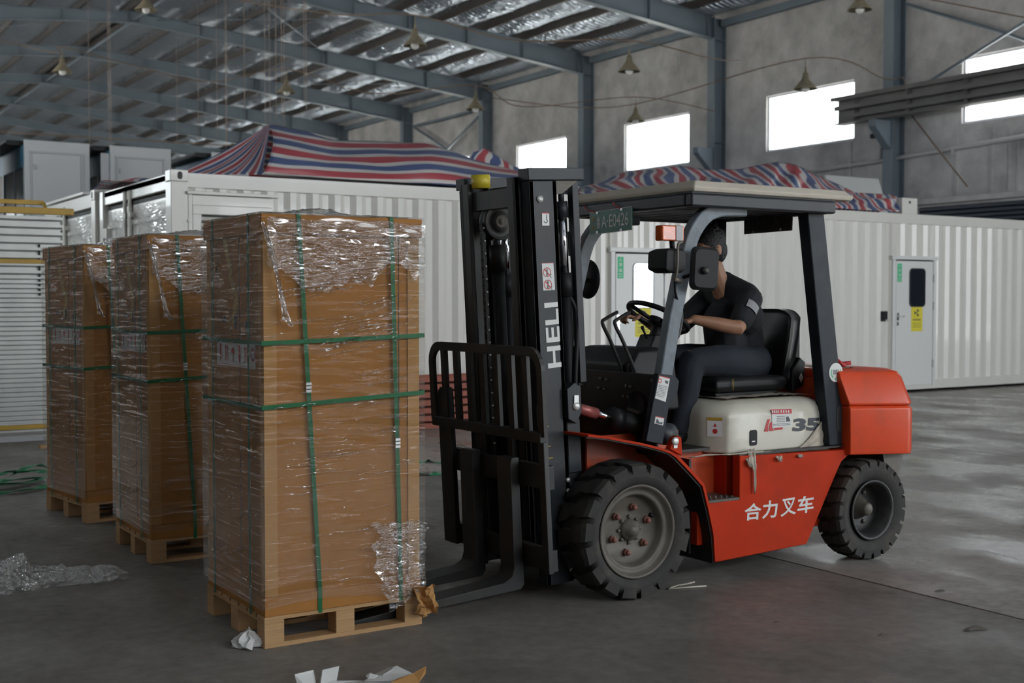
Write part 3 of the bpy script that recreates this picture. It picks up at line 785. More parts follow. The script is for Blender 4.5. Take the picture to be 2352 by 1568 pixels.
def personnel_door(x0, x1, glass, hinges):
    """flush white door with frame, rounded window, signs and handle"""
    y = CY0 - .004
    fr = MB().box((x0, y - .016, .1), (x0 + .07, y + .03, 2.22)).box((x1 - .07, y - .016, .1), (x1, y + .03, 2.22)).box((x0 - .03, y - .03, 2.16), (x1 + .02, y + .03, 2.22)).build('door_frame', M_WHITE2, ca, .006)
    dl = MB().box((x0 + .08, y - .012, .12), (x1 - .08, y + .03, 2.14)).build('door', M_WHITE2, ca, .006)
    w = x1 - x0; wx0 = x0 + .385 * w; wx1 = x0 + .72 * w
    c = ((wx0 + wx1) / 2, 1.71); ww = wx1 - wx0
    g = MB().prism(rrect(ww, .6, .06, 5, c), 'y', y - .02, y - .010).build('window', glass, dl)
    out, inn = rrect(ww + .03, .63, .072, 5, c), rrect(ww, .6, .06, 5, c); n = len(out); vs = []
    for yy in (y - .026, y - .012): vs += [(a, yy, b) for a, b in out] + [(a, yy, b) for a, b in inn]
    fs = []
    for i in range(n):
        j = (i + 1) % n
        fs += [(i, j, n + j, n + i), (i, 2 * n + i, 2 * n + j, j), (n + i, n + j, 3 * n + j, 3 * n + i)]
    MB().add(vs, fs).build('window_seal', M_GASKET if glass is M_DARKGLASS else M_PIPE, dl)
    o = (x0 + .105, y - .0135, 0); ux, uy = (1, 0, 0), (0, 0, 1)
    sg = rect_on(MB(), 0, 1.80, .105, 2.095, o, ux, uy).build('exit_sign', M_SIGNG, dl)
    tx = MB(); o2 = (x0 + .105, y - .0142, 0)
    for i, ch in enumerate('人员出口'): text_on(tx, ch, Vector(o2) + Vector((.026, 0, 2.033 - .072 * i)), ux, uy, .053, .05)
    tx.build('sign_text', M_WHITE2, sg)
    ys0, ys1 = c[0] - .14, c[0] + .14
    sy = rect_on(MB(), ys0, 1.0, ys1, 1.405, (0, y - .0135, 0), ux, uy).build('warning_sign', M_SIGNY, dl)
    o3 = (c[0], y - .0142, 1.30); t = MB()
    ring_on(t, 0, 0, 0, .012, o3, ux, uy)
    for a in (60, 180, 300): ring_on(t, 0, 0, .02, .062, o3, ux, uy, a - 30, a + 30, 6)
    for k in range(5): rect_on(t, -.09 + .038 * k, -.125, -.062 + .038 * k, -.1, o3, ux, uy)
    for k in range(3): rect_on(t, -.1, -.175 - .03 * k, .1, -.168 - .03 * k, o3, ux, uy)
    t.build('trefoil_print', M_DARKP, sy)['kind'] = 'stuff'
    h = MB().cbox((x0 + .115, y - .02, 1.24), (.04, .014, .12)).cyl((x0 + .115, y - .02, 1.25), (x0 + .115, y - .06, 1.25), .01, 8).cyl((x0 + .115, y - .06, 1.25), (x0 + .235, y - .06, 1.245), .009, 8)
    h.build('handle', M_CHROME, dl)
    MB().cbox((x0 + .115, y - .018, 1.13), (.035, .012, .06)).build('lock', M_CHROME, dl)
    for z in hinges: MB().cyl((x1 - .075, y - .018, z), (x1 - .075, y - .018, z + .13), .012, 8).build('hinge', M_PIPE, dl)
personnel_door(*D1, M_LIGHTGLASS, (.4, 1.4, 1.85))
personnel_door(*D2, M_DARKGLASS, (.4, 1.35, 1.8))
MB().cbox((15.52, CY0 - .0, 1.25), (.13, .03, .16)).build('socket_box', M_BLACK, ca)
MB().cbox((15.56, CY0 - .02, 1.185), (.08, .03, .025)).build('socket_lid', M_PIPE, ca)

# ---------------------------------------------------------------- second container behind
cb = thing('shipping_container', 'second white container standing behind the long one, only its end and corner post showing', 'container', (4.05, 16.42, 0))
BX, BY0, BY1, BH = 4.03, 16.40, 19.5, 2.93
container_end(cb, BX + .02, BY0 + .2, BY1, BH)
MB().box((BX, BY0, 0), (BX + .2, BY0 + .2, BH - .1)).build('corner_post', M_WHITE, cb, .008)
cf = MB().box((BX - .01, BY0 - .012, BH - .12), (BX + .2, BY0 + .19, BH + .02)).build('corner_casting', M_WHITE, cb, .012)
MB().prism(rrect(.06, .09, .03, 5, (BY0 + .1, BH - .05)), 'x', BX - .0125, BX - .005).prism(rrect(.055, .085, .026, 5, (BX + .1, BH - .05)), 'y', BY0 - .0135, BY0 - .005).build('hole', M_GASKET, cf)  # solid black shapes in place of the shaded holes
MB().box((BX + .1, BY0 + .02, .05), (21.8, BY1 - .02, BH - .03)).build('body', M_WHITE, cb)
MB().box((BX - .01, BY0 + .6, BH), (BX + .25, BY1 - .2, BH + .03)).build('roof_edge', M_WHITE, cb)

# ---------------------------------------------------------------- striped tarps
def tarp(name, lab, fn_list, origin_pt, thick=.004):
    m = MB()
    for nu, nv, fn, at_ in fn_list: m.grid(nu, nv, fn, True, at_)
    o = m.build(name, M_TARP, None, 0, (('SOLIDIFY', {'thickness': thick, 'offset': -1}),)); rebase(o, origin_pt)
    return tag(o, lab, 'tarp', 'striped tarps on the containers')
PER = .27
yr = 14.05                       # ridge of the big tarp
RT = [at(620, 284, Y=yr), at(700, 300, Y=yr), at(760, 322, Y=yr), at(860, 324, Y=yr), at(980, 329, Y=yr), at(1040, 347, Y=yr), at(1090, 367, Y=yr), at(1190, 393, Y=yr), at(1260, 408, Y=yr), at(1330, 428, Y=yr)]
RTAB = [(p.x, p.z) for p in RT]
XA = RT[0].x; XB0 = 5.12; XE = RT[-1].x
def ridge(x): return interp(x, RTAB)
def front(u, v):
    x = XA + (XE - XA) * u; xb = XB0 + (9.2 - XB0) * u; h = ridge(x)
    xx = xb + (x - xb) * v; y = 13.27 + (yr - 13.27) * v ** 1.15
    z = CH + .012 + (h - CH - .012) * v
    f = 1 - abs(2 * v - 1) ** 2
    y += f * (.05 * math.sin(xx * 3.1 + .6) + .035 * noise.noise(Vector((xx * 2.4, v * 2, 1))) - .12)
    z += f * .03 * noise.noise(Vector((xx * 1.7, v * 3, 5)))
    return (xx, y, z)
def front_s(u, v):
    x = XA + (XE - XA) * u; h = ridge(x)
    w = .03 * noise.noise(Vector((x * 1.2, 3, 1))) + .04 * math.sin(u * 9)
    return ((h - CH) * v * 1.15 + w * (.4 + v) + .1 - .35 * max(0, u - .45) * 0.35) / PER
BL = Vector((4.28, 13.75, CH + .015)); BR = Vector((XB0, 13.27, CH + .012)); AP = Vector((XA, yr, RTAB[0][1]))
def flank(u, v):                 # u: fan from the back-left to the front fold, v: bottom to the peak
    b = BL.lerp(BR, u); p = b.lerp(AP, v)
    f = math.sin(PI * v) * .8 + .2 * (1 - v)
    n = Vector((-.6, -.6, .3))
    sag = math.sin(PI * v) * -.10
    return p + n * (f * .035 * math.sin(u * 19 + v * 2)) * (1 - v) + Vector((0, 0, sag * (.4 + .6 * math.sin(PI * u))))
def back(u, v):
    x = XA + (XE - XA) * u; h = ridge(x)
    return (x + (.1 * v), yr + 1.2 * v, h + (CH + .02 - h) * v + .04 * math.sin(x * 4) * v * (1 - v))
tarp('striped_tarp', 'big red white and blue striped tarp with a tall peak behind the mast', [
    (80, 22, front, front_s), (34, 20, flank, lambda u, v: u * 5.2 + .15), (50, 8, back, lambda u, v: v * 6)], (6.5, 13.9, CH))
# what the tarp lies over
def heap(name, lab, ybase, yr2, pts, base_pts, groups, seed, depth=1.0, slant=0.0, per=PER):
    R2 = [at(px, py, Y=yr2) for px, py in pts]; tab = [(p.x, p.z) for p in R2]
    x0, x1 = tab[0][0], tab[-1][0]; b0, b1 = [at(px, 470, Y=ybase).x for px in base_pts]
    def fr(u, v):
        x = x0 + (x1 - x0) * u; h = max(interp(x, tab), CH + .05); xb = b0 + (b1 - b0) * u
        f = math.sin(PI * v)
        return (xb + (x - xb) * v, ybase + (yr2 - ybase) * v + f * .09 * noise.noise(Vector((x * 3, v * 2, seed))), CH + .012 + (h - CH - .012) * v ** .9 + f * .07 * noise.noise(Vector((x * 2.6, v * 3, seed + 4))))
    def fs(u, v):
        p = fr(u, v)
        return ((p[2] - CH) * .6 - (p[1] - ybase) * .55 + slant * p[0] + .26 * noise.noise(Vector((p[0] * 1.3, v * 1.5, seed))) + .07 * noise.noise(Vector((p[0] * 4, v * 4, seed + 2)))) / per
    def bk(u, v):
        x = x0 + (x1 - x0) * u; h = max(interp(x, tab), CH + .05)
        return (x, yr2 + depth * v, h + (CH + .02 - h) * v)
    return tarp(name, lab, [(90, 16, fr, fs), (50, 6, bk, lambda u, v: u * 9)], ((x0 + x1) / 2, yr2, CH))
heap('striped_tarp', 'low striped tarp in several humps behind the forklift roof board', 13.3, 14.4,
     [(1325, 432), (1370, 420), (1440, 393), (1500, 388), (1560, 380), (1620, 389), (1700, 388), (1745, 378), (1790, 371), (1830, 379), (1890, 408), (1930, 425), (1960, 440)], (1322, 1925), None, 3, 1.2, .8, .34)
heap('striped_tarp', 'small striped tarp peak behind the big tarp left of the first window', 15.3, 15.7, [(1070, 372), (1085, 350), (1112, 340), (1140, 356), (1170, 375), (1205, 392)], (1075, 1200), None, 9, .4, -.6, .30)
heap('striped_tarp', 'crumpled striped tarp bundle on the container beside the white post box', 13.29, 13.75, [(1885, 448), (1930, 441), (1985, 443), (2040, 446), (2064, 452)], (1880, 2066), None, 14, .5, 1.0, .34)
heap('striped_tarp', 'dark crumpled striped tarp on the container end beside the second corner post', 14.9, 15.9, [(228, 430), (260, 422), (300, 415), (340, 418), (365, 420)], (232, 370), None, 21, .3, .4)
o = MB().box((16.05, 13.345, CH - .038), (16.42, 13.46, 3.17)).build('post_box', M_WHITE, None, .006)
MB().lathe([(0, 0), (.02, 0), (.02, .01)], (16.23, 13.335, 3.10), 'y', 10).build('hole', M_GASKET, o)  # black disc painted for the shade in the hole
rebase(o, (16.23, 13.36, CH - .04)); tag(o, 'small white upright box on the container roof at the end of the tarp', 'box')
for c_ in o.children: c_.location = (0, 0, 0); c_.data.transform(Matrix.Translation((-16.23, -13.36, -(CH - .04))))
a, b = at(1925, 442, Y=15.2), at(2048, 408, Y=15.2)
o = MB().prism([(a.y, CH), (a.y + .04, CH), (a.y + .34, b.z), (a.y + .30, b.z)], 'x', a.x, b.x).build('grey_board', M_BOOTH); rebase(o, (a.x, a.y, CH)); tag(o, 'pale grey board leaning on the container roof behind the tarp bundle', 'board')

# ---------------------------------------------------------------- white booths on a deck far behind
dk = MB().box((2.4, 20.6, 0), (10.0, 25.2, 1.86)).build('storage_deck', mat('dark_deck_paint', (.06, .07, .08), .6)); rebase(dk, (6, 22.9, 0)); tag(dk, 'dark blue-grey storage deck under the white booths behind the containers', 'platform')
def booth(x0, w, lab, src=None):
    if src:
        c = copy_tree(src); c['label'] = lab; c.location.x = x0; return c
    y0, y1, z0, z1 = 22.0, 24.2, 1.86, 4.23
    t = thing('booth', lab, 'booth', (x0, y0, z0), 0, 'white booths behind the containers')
    MB().box((x0, y0, z0), (x0 + w, y0 + .06, z1)).build('front_wall', M_BOOTH, t, .01)
    d = MB().box((x0 + .12, y0 - .015, z0 + .12), (x0 + w - .16, y0 + .0, z1 - .22)).build('door', M_BOOTH, t, .01)
    MB().box((x0 + .08, y0 - .03, z1 - .22), (x0 + w - .11, y0 + .0, z1 - .185)).box((x0 + w - .16, y0 - .03, z0 + .1), (x0 + w - .125, y0, z1 - .22)).box((x0 + .085, y0 - .02, z0 + .1), (x0 + .12, y0, z1 - .22)).build('door_frame', M_PIPE, t)
    MB().cbox((x0 + .16, y0 - .025, z1 - .45), (.03, .03, .09)).build('hinge', M_PIPE, d)
    MB().box((x0, y0 + .06, z1 - .45), (x0 + .05, y1, z1 - .08)).box((x0 + w - .05, y0 + .06, z1 - .45), (x0 + w, y1, z1 - .02)).build('fascia', M_BOOTHB, t)
    MB().box((x0, y0 + .06, z0), (x0 + .05, y0 + .12, z1 - .45)).box((x0, y1 - .3, z0), (x0 + .05, y1 - .2, z1 - .45)).box((x0, y0 + .12, z0), (x0 + .05, y1 - .3, z0 + .7)).box((x0 + .01, y0 + .9, z0 + .7), (x0 + .04, y0 + .95, z1 - .45)).build('window_frame', M_PIPE, t)
    MB().box((x0 + .02, y0 + .12, z0 + .7), (x0 + .03, y1 - .3, z1 - .45)).build('window', M_DARKGLASS, t)
    MB().box((x0 + .05, y1 - .06, z0), (x0 + w - .05, y1, z1)).box((x0 + w - .05, y0 + .06, z0), (x0 + w, y1 - .06, z1 - .45)).build('rear_wall', M_BOOTHB, t)
    MB().box((x0 - .25, y0 + .2, z1 - .08), (x0 + w - .06, y1 + .1, z1 + .0)).build('roof', M_BLACK, t)
    return t
b0 = booth(4.25, 1.08, 'white booth with a flush door and blue side fascia, first from the frame edge')
booth(5.68, 1.08, 'white booth with a flush door, second in the row behind the containers', b0)
booth(7.52, 1.08, 'white booth mostly hidden behind the striped tarp peak', b0)
booth(2.78, 1.08, 'white booth cut off by the frame edge at the row end', b0)
o = MB().box((5.45, 21.7, 1.86), (5.58, 21.75, 4.05)).build('steel_post', M_PIPE); rebase(o, (5.5, 21.72, 1.86)); tag(o, 'grey steel post standing between the two white booths', 'post')

# ---------------------------------------------------------------- ribbed aluminium panel stack with yellow rails
rx0, rx1, ry = 1.5, 3.03, 13.75
rp = thing('panel_rack', 'tall rack of ribbed aluminium boards with yellow rails at the frame edge', 'rack', ((rx0 + rx1) / 2, ry, 0))
bands = [(0.16, .62, .041), (.66, 1.10, .035), (1.12, 1.5, .04), (1.5, 1.72, .05), (1.76, 2.38, .075)]
bs = None
zz = .12
while zz < 2.40:
    pit = .082 if zz > 1.75 else .05
    MB().prism([(ry, zz), (ry - .03, zz + pit * .25), (ry - .03, zz + pit * .6), (ry, zz + pit * .62)], 'x', rx0, rx1 if zz > 1.7 else rx1 + .12).build('ribbed_board', M_GALV, rp)
    zz += pit
MB().box((rx0, ry, .1), (rx1 - .02, ry + .05, 2.40)).build('back_sheet', M_GALV, rp)
for z, h, ex in ((2.42, .07, .12), (1.86 + .03, .05, .1), (.13, .05, .1)):
    MB().box((rx0 - .05, ry - .035, z), (rx1 + ex, ry + .02, z + h)).build('rail', M_YELD, rp, .006)
MB().box((rx0 - .05, ry + .4, 2.55), (rx1 - .1, ry + .44, 2.60)).cyl((rx1 - .1, ry + .42, 2.57), (rx1 - .15, ry, 2.45), .02, 8).build('rail', M_YELD, rp, .006)
for x in (rx1 - .25,): MB().box((x, ry - .028, 1.55), (x + .02, ry - .02, 2.1)).build('strip', M_BLACK, rp)
for x in (rx0, rx1 - .1): MB().box((x, ry - .03, 0), (x + .06, ry + .06, .13)).build('leg', M_YELD, rp)
MB().box((rx0, ry - .0, 0.0), (rx1, ry + .3, .03)).build('base', M_PIPE, rp)
o = MB().tube([(2.93, 13.55, .02), (3.0, 13.6, .15), (3.05, 13.62, .4)], .03, 6).build('bent_strip', M_PAPER); rebase(o, (2.93, 13.55, 0)); tag(o, 'bent pale strip leaning on the yellow bottom rail of the rack', 'strip')
o = MB().box((2.62, 12.95, 0), (3.0, 13.05, .035)).build('wood_offcut', M_WOOD, None, .005); rebase(o, (2.8, 13, 0)); tag(o, 'short wooden offcut on the floor in front of the ribbed rack', 'wood')

# ---------------------------------------------------------------- stack of red steel channels in front of the container
sx0, sx1, sy = 6.2, 9.4, 12.55
beam0 = None
layers = [('red', .0), ('dark', .0), ('red', 0), ('white', 0), ('red', 0), ('red', 0), ('dark', 0), ('red', 0), ('dark2', 0), ('red', 0)]
z = .0
labs = ['bottom red steel channel of the stack behind the mast', 'second red steel channel from the floor in the stack', 'third red steel channel from the floor in the stack', 'fourth red steel channel from the floor in the stack', 'fifth red steel channel from the floor in the stack', 'sixth red steel channel from the floor in the stack', 'topmost red steel channel of the stack behind the mast']
for i in range(7):
    x0 = sx0 + rnd.uniform(-.06, .06); x1 = sx1 + rnd.uniform(-.1, .1)
    if beam0 is None:
        beam0 = o = MB().prism([(-.0, 0), (.4, 0), (.4, .062), (.385, .062), (.385, .015), (.015, .015), (.015, .062), (0, .062)], 'x', 0, sx1 - sx0).build('steel_channel', M_REDST)
    else: o = beam0.copy(); COL.objects.link(o)
    o.location = (x0, sy + rnd.uniform(-.02, .02), z + .0005); tag(o, labs[i], 'steel channel', 'red steel channels stacked behind the mast')
    z += .063
    if i < 6:
        for k, x in enumerate((sx0 + 1.35,)):
            o2 = MB().box((-.05, 0, 0), (.05, .42, .026)).build('spacer_block', M_PAPER if i % 2 else M_WOOD); o2.location = (x + rnd.uniform(-.1, .1), sy - .005, z + .0005)
            tag(o2, '%s pale spacer block from the floor in the red channel stack' % ('lowest', 'second', 'third', 'fourth', 'fifth', 'topmost')[i], 'block', 'spacer blocks in the channel stack')
    z += .028
# ================================================================ three wrapped cartons on pallets
PX, PY, PW, PD, PH, TOP = 1.912, 4.966, .768, .75, .135, 1.872
def make_pallet():
    t = thing('pallet', 'pale wooden block pallet under the nearest wrapped carton by the fork tips', 'pallet', (PX, PY, 0), 0, 'wooden pallets under the cartons')
    b0 = None
    for y in (0, .33, .66):
        MB().box((PX, PY + y, 0), (PX + PW, PY + y + .09, .02)).build('bottom_runner', M_WOOD, t, .002)
        for x in (0, .335, .678):
            if b0 is None: b0 = b = MB().box((PX, PY, .02), (PX + .09, PY + .09, .105)).build('block', M_WOOD, t, .002)
            else: b = b0.copy(); COL.objects.link(b); b.location = (x, y, 0)
    s0 = None
    for x in (0, .335, .678): MB().box((PX + x, PY, .105), (PX + x + .09, PY + PD, .119)).build('stringer_board', M_WOOD, t, .002)
    for k in range(7):
        MB().box((PX, PY + k * .11, .119), (PX + PW, PY + k * .11 + .09, PH)).build('deck_board', M_WOOD, t, .002)
    return t
def strap_loop(c, horizontal, pts, w=.02):
    pass
def make_carton():
    t = thing('wrapped_carton', 'nearest brown carton in clear film, one bottom corner crumpled beside the forks', 'box', (PX, PY, PH), 0, 'film wrapped cartons on pallets')
    x0, y0, x1, y1 = PX + .014, PY + .014, PX + PW - .014, PY + PD - .014
    MB().box((x0, y0, PH), (x1, y1, TOP - .01)).build('carton_body', M_CARD, t, .003)
    e = .010
    MB().box((x0 - e, y0 - e, PH), (x1 + e, y1 + e, PH + .085)).build('base_tray', M_CARD, t, .003)
    lid = MB().box((x0 - .018, y0 - .018, TOP - .085), (x1 + .018, y1 + .018, TOP)).build('lid', M_CARD, t, .004)
    g = .052
    for cx, cy, sx, sy in ((x0, y0, 1, 1), (x1, y0, -1, 1), (x0, y1, 1, -1), (x1, y1, -1, -1)):
        pts = [(cx - sx * .006, cy - sy * .006), (cx + sx * g, cy - sy * .006), (cx + sx * g, cy), (cx, cy), (cx, cy + sy * g), (cx - sx * .006, cy + sy * g)]
        MB().prism(pts, 'z', PH + .086, TOP - .086).build('corner_guard', M_CARDL, t)
    # flap seams
    MB().box((x1 - .098, y0 - .0015, PH + .09), (x1 - .094, y0, TOP - .09)).box((x0 - .0015, y0 + .3, PH + .09), (x0, y0 + .304, TOP - .09)).build('seam', M_CARDD, t)
    E_ = .021
    X0, Y0, X1, Y1 = x0 - E_, y0 - E_, x1 + E_, y1 + E_
    # green straps: two over the long way, two the other way, two round the waist
    def band(name, pts, w, upv):
        m = MB(); m.tube(pts, 0, flat=(w, .002, upv)); return m.build(name, M_STRAP, t)
    for a, b in ((.15, .245), (.598, .645)):
        m = MB()
        P = lambda x, y, z: Vector((x0 + x, y, z))
        fr = [P(b, Y0 + .008, PH - .012), P(b, Y0 + .008, PH + .09), P(a, Y0, TOP + .003)]
        for q0, q1 in zip(fr, fr[1:]):
            d = Vector((.010, 0, 0)); n = Vector((0, -.0015, 0))
            m.add([q0 - d, q0 + d, q1 + d, q1 - d, q0 - d + n, q0 + d + n, q1 + d + n, q1 - d + n], [(4, 5, 6, 7), (3, 2, 1, 0), (0, 1, 5, 4), (1, 2, 6, 5), (2, 3, 7, 6), (3, 0, 4, 7)])
        m.box((x0 + a - .010, Y0, TOP + .002), (x0 + a + .010, Y1, TOP + .004)).box((x0 + a - .010, Y1, PH), (x0 + a + .010, Y1 + .0015, TOP + .004))
        s = m.build('strap', M_STRAP, t)
        zc = 1.10 if a < .3 else .83
        k = (zc - PH) / (TOP - PH); xx = x0 + b + (a - b) * k
        c = MB()
        for i in range(3): c.box((xx - .0125, Y0 + .001 - .006, zc + .016 * i), (xx + .0125, Y0 + .006, zc + .011 + .016 * i))
        c.build('clip', M_CLIP, s)
    for a, b in ((.135, .15), (.60, .605)):
        m = MB()
        m.box((X0 - .0015, y0 + a - .010, PH - .012), (X0, y0 + a + .010, TOP + .004)).box((X0, y0 + a - .010, TOP + .004), (X1, y0 + a + .010, TOP + .006)).box((X1, y0 + a - .010, PH - .012), (X1 + .0015, y0 + a + .010, TOP + .004))
        m.build('strap', M_STRAP, t)
    for z in (((1.322, 1.317, 1.34, 1.335)), ((1.04, 1.041, 1.078, 1.07))):
        m = MB(); cs = [(X0 - .003, Y1, z[0]), (X0 - .003, Y0 - .003, z[1]), (X1 + .003, Y0 - .003, z[2]), (X1 + .003, Y1 + .003, z[3]), (X0 - .003, Y1 + .003, z[0])]
        for (xa, ya, za), (xb, yb, zb_) in zip(cs, cs[1:]):
            q0, q1 = Vector((xa, ya, za)), Vector((xb, yb, zb_)); d = Vector((0, 0, .0095)); n = (q1 - q0).cross(Vector((0, 0, 1))).normalized() * .0015
            m.add([q0 - d, q1 - d, q1 + d, q0 + d, q0 - d + n, q1 - d + n, q1 + d + n, q0 + d + n], [(4, 5, 6, 7), (3, 2, 1, 0), (0, 1, 5, 4), (2, 3, 7, 6)])
        m.build('strap', M_STRAP, t)
    # handling label and faint print on the left face
    o = (x0 - .003, y0, 0); ux, uy = (0, -1, 0), (0, 0, 1)
    lb = rect_on(MB(), -.60, 1.20, -.10, 1.318, o, ux, uy).build('handling_label', M_STICK, t)
    pm = MB(); o2 = (x0 - .0042, y0, 0)
    for k in range(6):
        cx = -.545 + k * .083
        if k in (0, 3): rect_on(pm, cx - .011, 1.235, cx + .011, 1.30, o2, ux, uy); poly_on(pm, [(cx - .016, 1.25), (cx + .016, 1.25), (cx, 1.215)], o2, ux, uy)
        elif k == 2: ring_on(pm, cx, 1.262, 0, .026, o2, ux, uy, 0, 180, 8); rect_on(pm, cx - .003, 1.22, cx + .003, 1.262, o2, ux, uy)
        elif k == 5: ring_on(pm, cx, 1.262, .02, .03, o2, ux, uy)
        else:
            for s_ in (-.014, .014): rect_on(pm, cx + s_ - .004, 1.225, cx + s_ + .004, 1.285, o2, ux, uy); poly_on(pm, [(cx + s_ - .011, 1.28), (cx + s_ + .011, 1.28), (cx + s_, 1.302)], o2, ux, uy)
    rect_on(pm, -.58, 1.207, -.12, 1.2095, o2, ux, uy)
    pm.build('label_print', M_RED, lb)
    pp_ = MB()
    for k in range(3):
        a = -.56 + k * .15
        for r in ((a, 1.345, a + .13, 1.348), (a, 1.455, a + .13, 1.458), (a, 1.348, a + .003, 1.455), (a + .127, 1.348, a + .13, 1.455)): rect_on(pp_, *r, o, ux, uy)
        if k == 0: ring_on(pp_, a + .065, 1.40, 0, .03, o, ux, uy, 0, 180, 8)
        elif k == 1: poly_on(pp_, [(a + .05, 1.37), (a + .08, 1.37), (a + .085, 1.44), (a + .045, 1.44)], o, ux, uy)
        else: rect_on(pp_, a + .04, 1.36, a + .09, 1.41, o, ux, uy)
    pp_.build('box_print', M_CARDD, t)
    tp = MB()
    zz = [(-.52, 1.80), (-.45, 1.66), (-.43, 1.6), (-.36, 1.52), (-.4, 1.40)]
    for (a, z_a), (b, z_b) in zip(zz, zz[1:]): poly_on(tp, [(a, z_a), (a + .05, z_a), (b + .05, z_b), (b, z_b)], (x0 - .0025, y0, 0), ux, uy)
    tp.build('yellow_streak', M_YELD, t)  # yellowish zigzag streak on the left face
    # stretch film: wrinkled skin on four sides
    F_ = .027
    fx0, fy0, fx1, fy1 = x0 - F_, y0 - F_, x1 + F_, y1 + F_
    def wr(a, z, sd):
        h = .0065 * noise.noise(Vector((a * 2.2, z * 24, sd))) + .004 * noise.noise(Vector((a * 5 + z * 6, z * 46, sd + 3)))
        up = max(0, min(1, (z - 1.45) / .25))
        h += up * .006 * noise.noise(Vector((a * 14, z * 30, sd + 7)))
        return h * .35
    def taper(z): return -.010 if .24 < z < TOP - .1 else 0
    fm = MB(); zl, zh = .17, TOP + .004
    nz_ = 120
    fm.grid(44, nz_, lambda u, v: (fx0 + u * (fx1 - fx0), fy0 - taper(zl + v * (zh - zl)) * .6 + wr(u, zl + v * (zh - zl), 1), zl + v * (zh - zl) + .02 * math.sin(u * 5)))
    fm.grid(44, nz_, lambda u, v: (fx0 + wr(u, zl + v * (zh - zl), 31), fy1 - u * (fy1 - fy0), zl + v * (zh - zl)))
    fm.grid(16, 60, lambda u, v: (fx1 + wr(u, zl + v * (zh - zl), 51), fy0 + u * (fy1 - fy0), zl + v * (zh - zl)))
    fm.grid(16, 60, lambda u, v: (fx1 - u * (fx1 - fx0), fy1 + wr(u, zl + v * (zh - zl), 71), zl + v * (zh - zl)))
    fm.build('stretch_film', M_FILM, t)
    # thin folds where the layers of film bunch up
    fo = MB(); rf_ = random.Random(11)
    def fold(face, a, z, L, hgt, tilt):
        vs = []; n = 6
        for i in range(n + 1):
            t = i / n; w = hgt * math.sin(PI * min(1, max(.04, t * .98 + .01))) ** .6; s_ = a + (t - .5) * L; zz_ = z + (t - .5) * L * tilt + .004 * math.sin(t * 7 + z * 40)
            for dz, dp in ((-w / 2, 0), (.15 * w, .0035), (w / 2, .001)):
                vs.append((s_, fy0 - .004 - dp, zz_ + dz) if face == 0 else (fx0 - .004 - dp, fy0 + s_, zz_ + dz))
        fs = [(3 * i + k, 3 * i + 3 + k, 3 * i + 4 + k, 3 * i + 1 + k) for i in range(n) for k in range(2)]
        if face: fs = [f[::-1] for f in fs]
        fo.add(vs, fs, False)
    for i in range(170):
        z = rf_.choice((rf_.uniform(1.28, 1.66), rf_.uniform(1.28, 1.66), rf_.uniform(.72, 1.08), rf_.uniform(.25, 1.3)))
        L = min(.34, .03 + rf_.expovariate(9)); tl = (.22 if 1.28 < z < 1.6 else .12 if z > 1.0 else .01) + rf_.uniform(-.06, .06)
        fold(0, fx0 + .03 + L / 2 + rf_.random() * max(.01, fx1 - fx0 - .06 - L), z, L, rf_.uniform(.002, .0048), tl)
    for i in range(110):
        z = rf_.uniform(.25, 1.75); L = min(.2, .03 + rf_.expovariate(14))
        fold(1, .03 + L / 2 + rf_.random() * max(.01, fy1 - fy0 - .06 - L), z, L, rf_.uniform(.002, .004), -.35 + rf_.uniform(-.15, .15))
    fo.build('film_folds', M_FILMT, t)['kind'] = 'stuff'
    tf = MB()
    def topf(u, v):
        x, y = fx0 + u * (fx1 - fx0), fy0 + v * (fy1 - fy0)
        e_ = min(u, 1 - u, v, 1 - v)
        h = (.034 * math.exp(-((u - .42) ** 2 / .02 + (v - .25) ** 2 / .03)) + .012) * min(1, e_ * 5) * (.55 + .9 * abs(noise.noise(Vector((u * 9, v * 9, 3)))) + .5 * abs(noise.noise(Vector((u * 25, v * 25, 6)))))
        return (x, y, TOP + .006 + h)
    tf.grid(40, 40, topf); tf.build('top_film', M_FILMX, t)
    # bunched film: torn ends and drapes
    bf = MB()
    pth = [Vector((fx0 + .02, fy0 - .006, TOP - .05)), Vector((fx0 + .045, fy0 - .012, 1.72)), Vector((fx0 + .075, fy0 - .016, 1.58)), Vector((fx0 + .10, fy0 - .014, 1.46)), Vector((fx0 + .115, fy0 - .010, 1.40))]
    pth = smooth_path(pth, 12)
    def strip(u, v):
        p = pth[min(int(v * (len(pth) - 1)), len(pth) - 1)]
        w = .035 * (1 - .4 * math.sin(PI * v)) * (1 + .8 * max(0, v - .8) * 5)
        return (p.x + (u - .5) * w, p.y + .006 * math.sin(u * 14 + v * 5) - .004 * noise.noise(Vector((u * 3, v * 9, 4))), p.z + .012 * math.sin(u * 6))
    bf.grid(12, 40, strip)
    bf.build('torn_film', M_FILMT, t)
    bf = MB()
    def patch(u, v):
        x = fx0 + (.50 + .10 * abs(noise.noise(Vector((v * 4, 1, 1)))) + .16 * max(0, .6 - v)) + u * (.255 - .13 * max(0, .6 - v)); z = .165 + v * .33 - .08 * (1 - u) * (1 - v)
        return (x, fy0 - .012 - .02 * abs(noise.noise(Vector((u * 7 + v * 6, v * 3 - u * 2, 6)))) - .012 * abs(noise.noise(Vector((u * 15 + v * 9, v * 8, 2)))), z + .02 * noise.noise(Vector((u * 4, v * 4, 8))))
    bf.grid(34, 34, patch)
    bf.build('torn_film', M_FILMX, t)
    bf = MB()
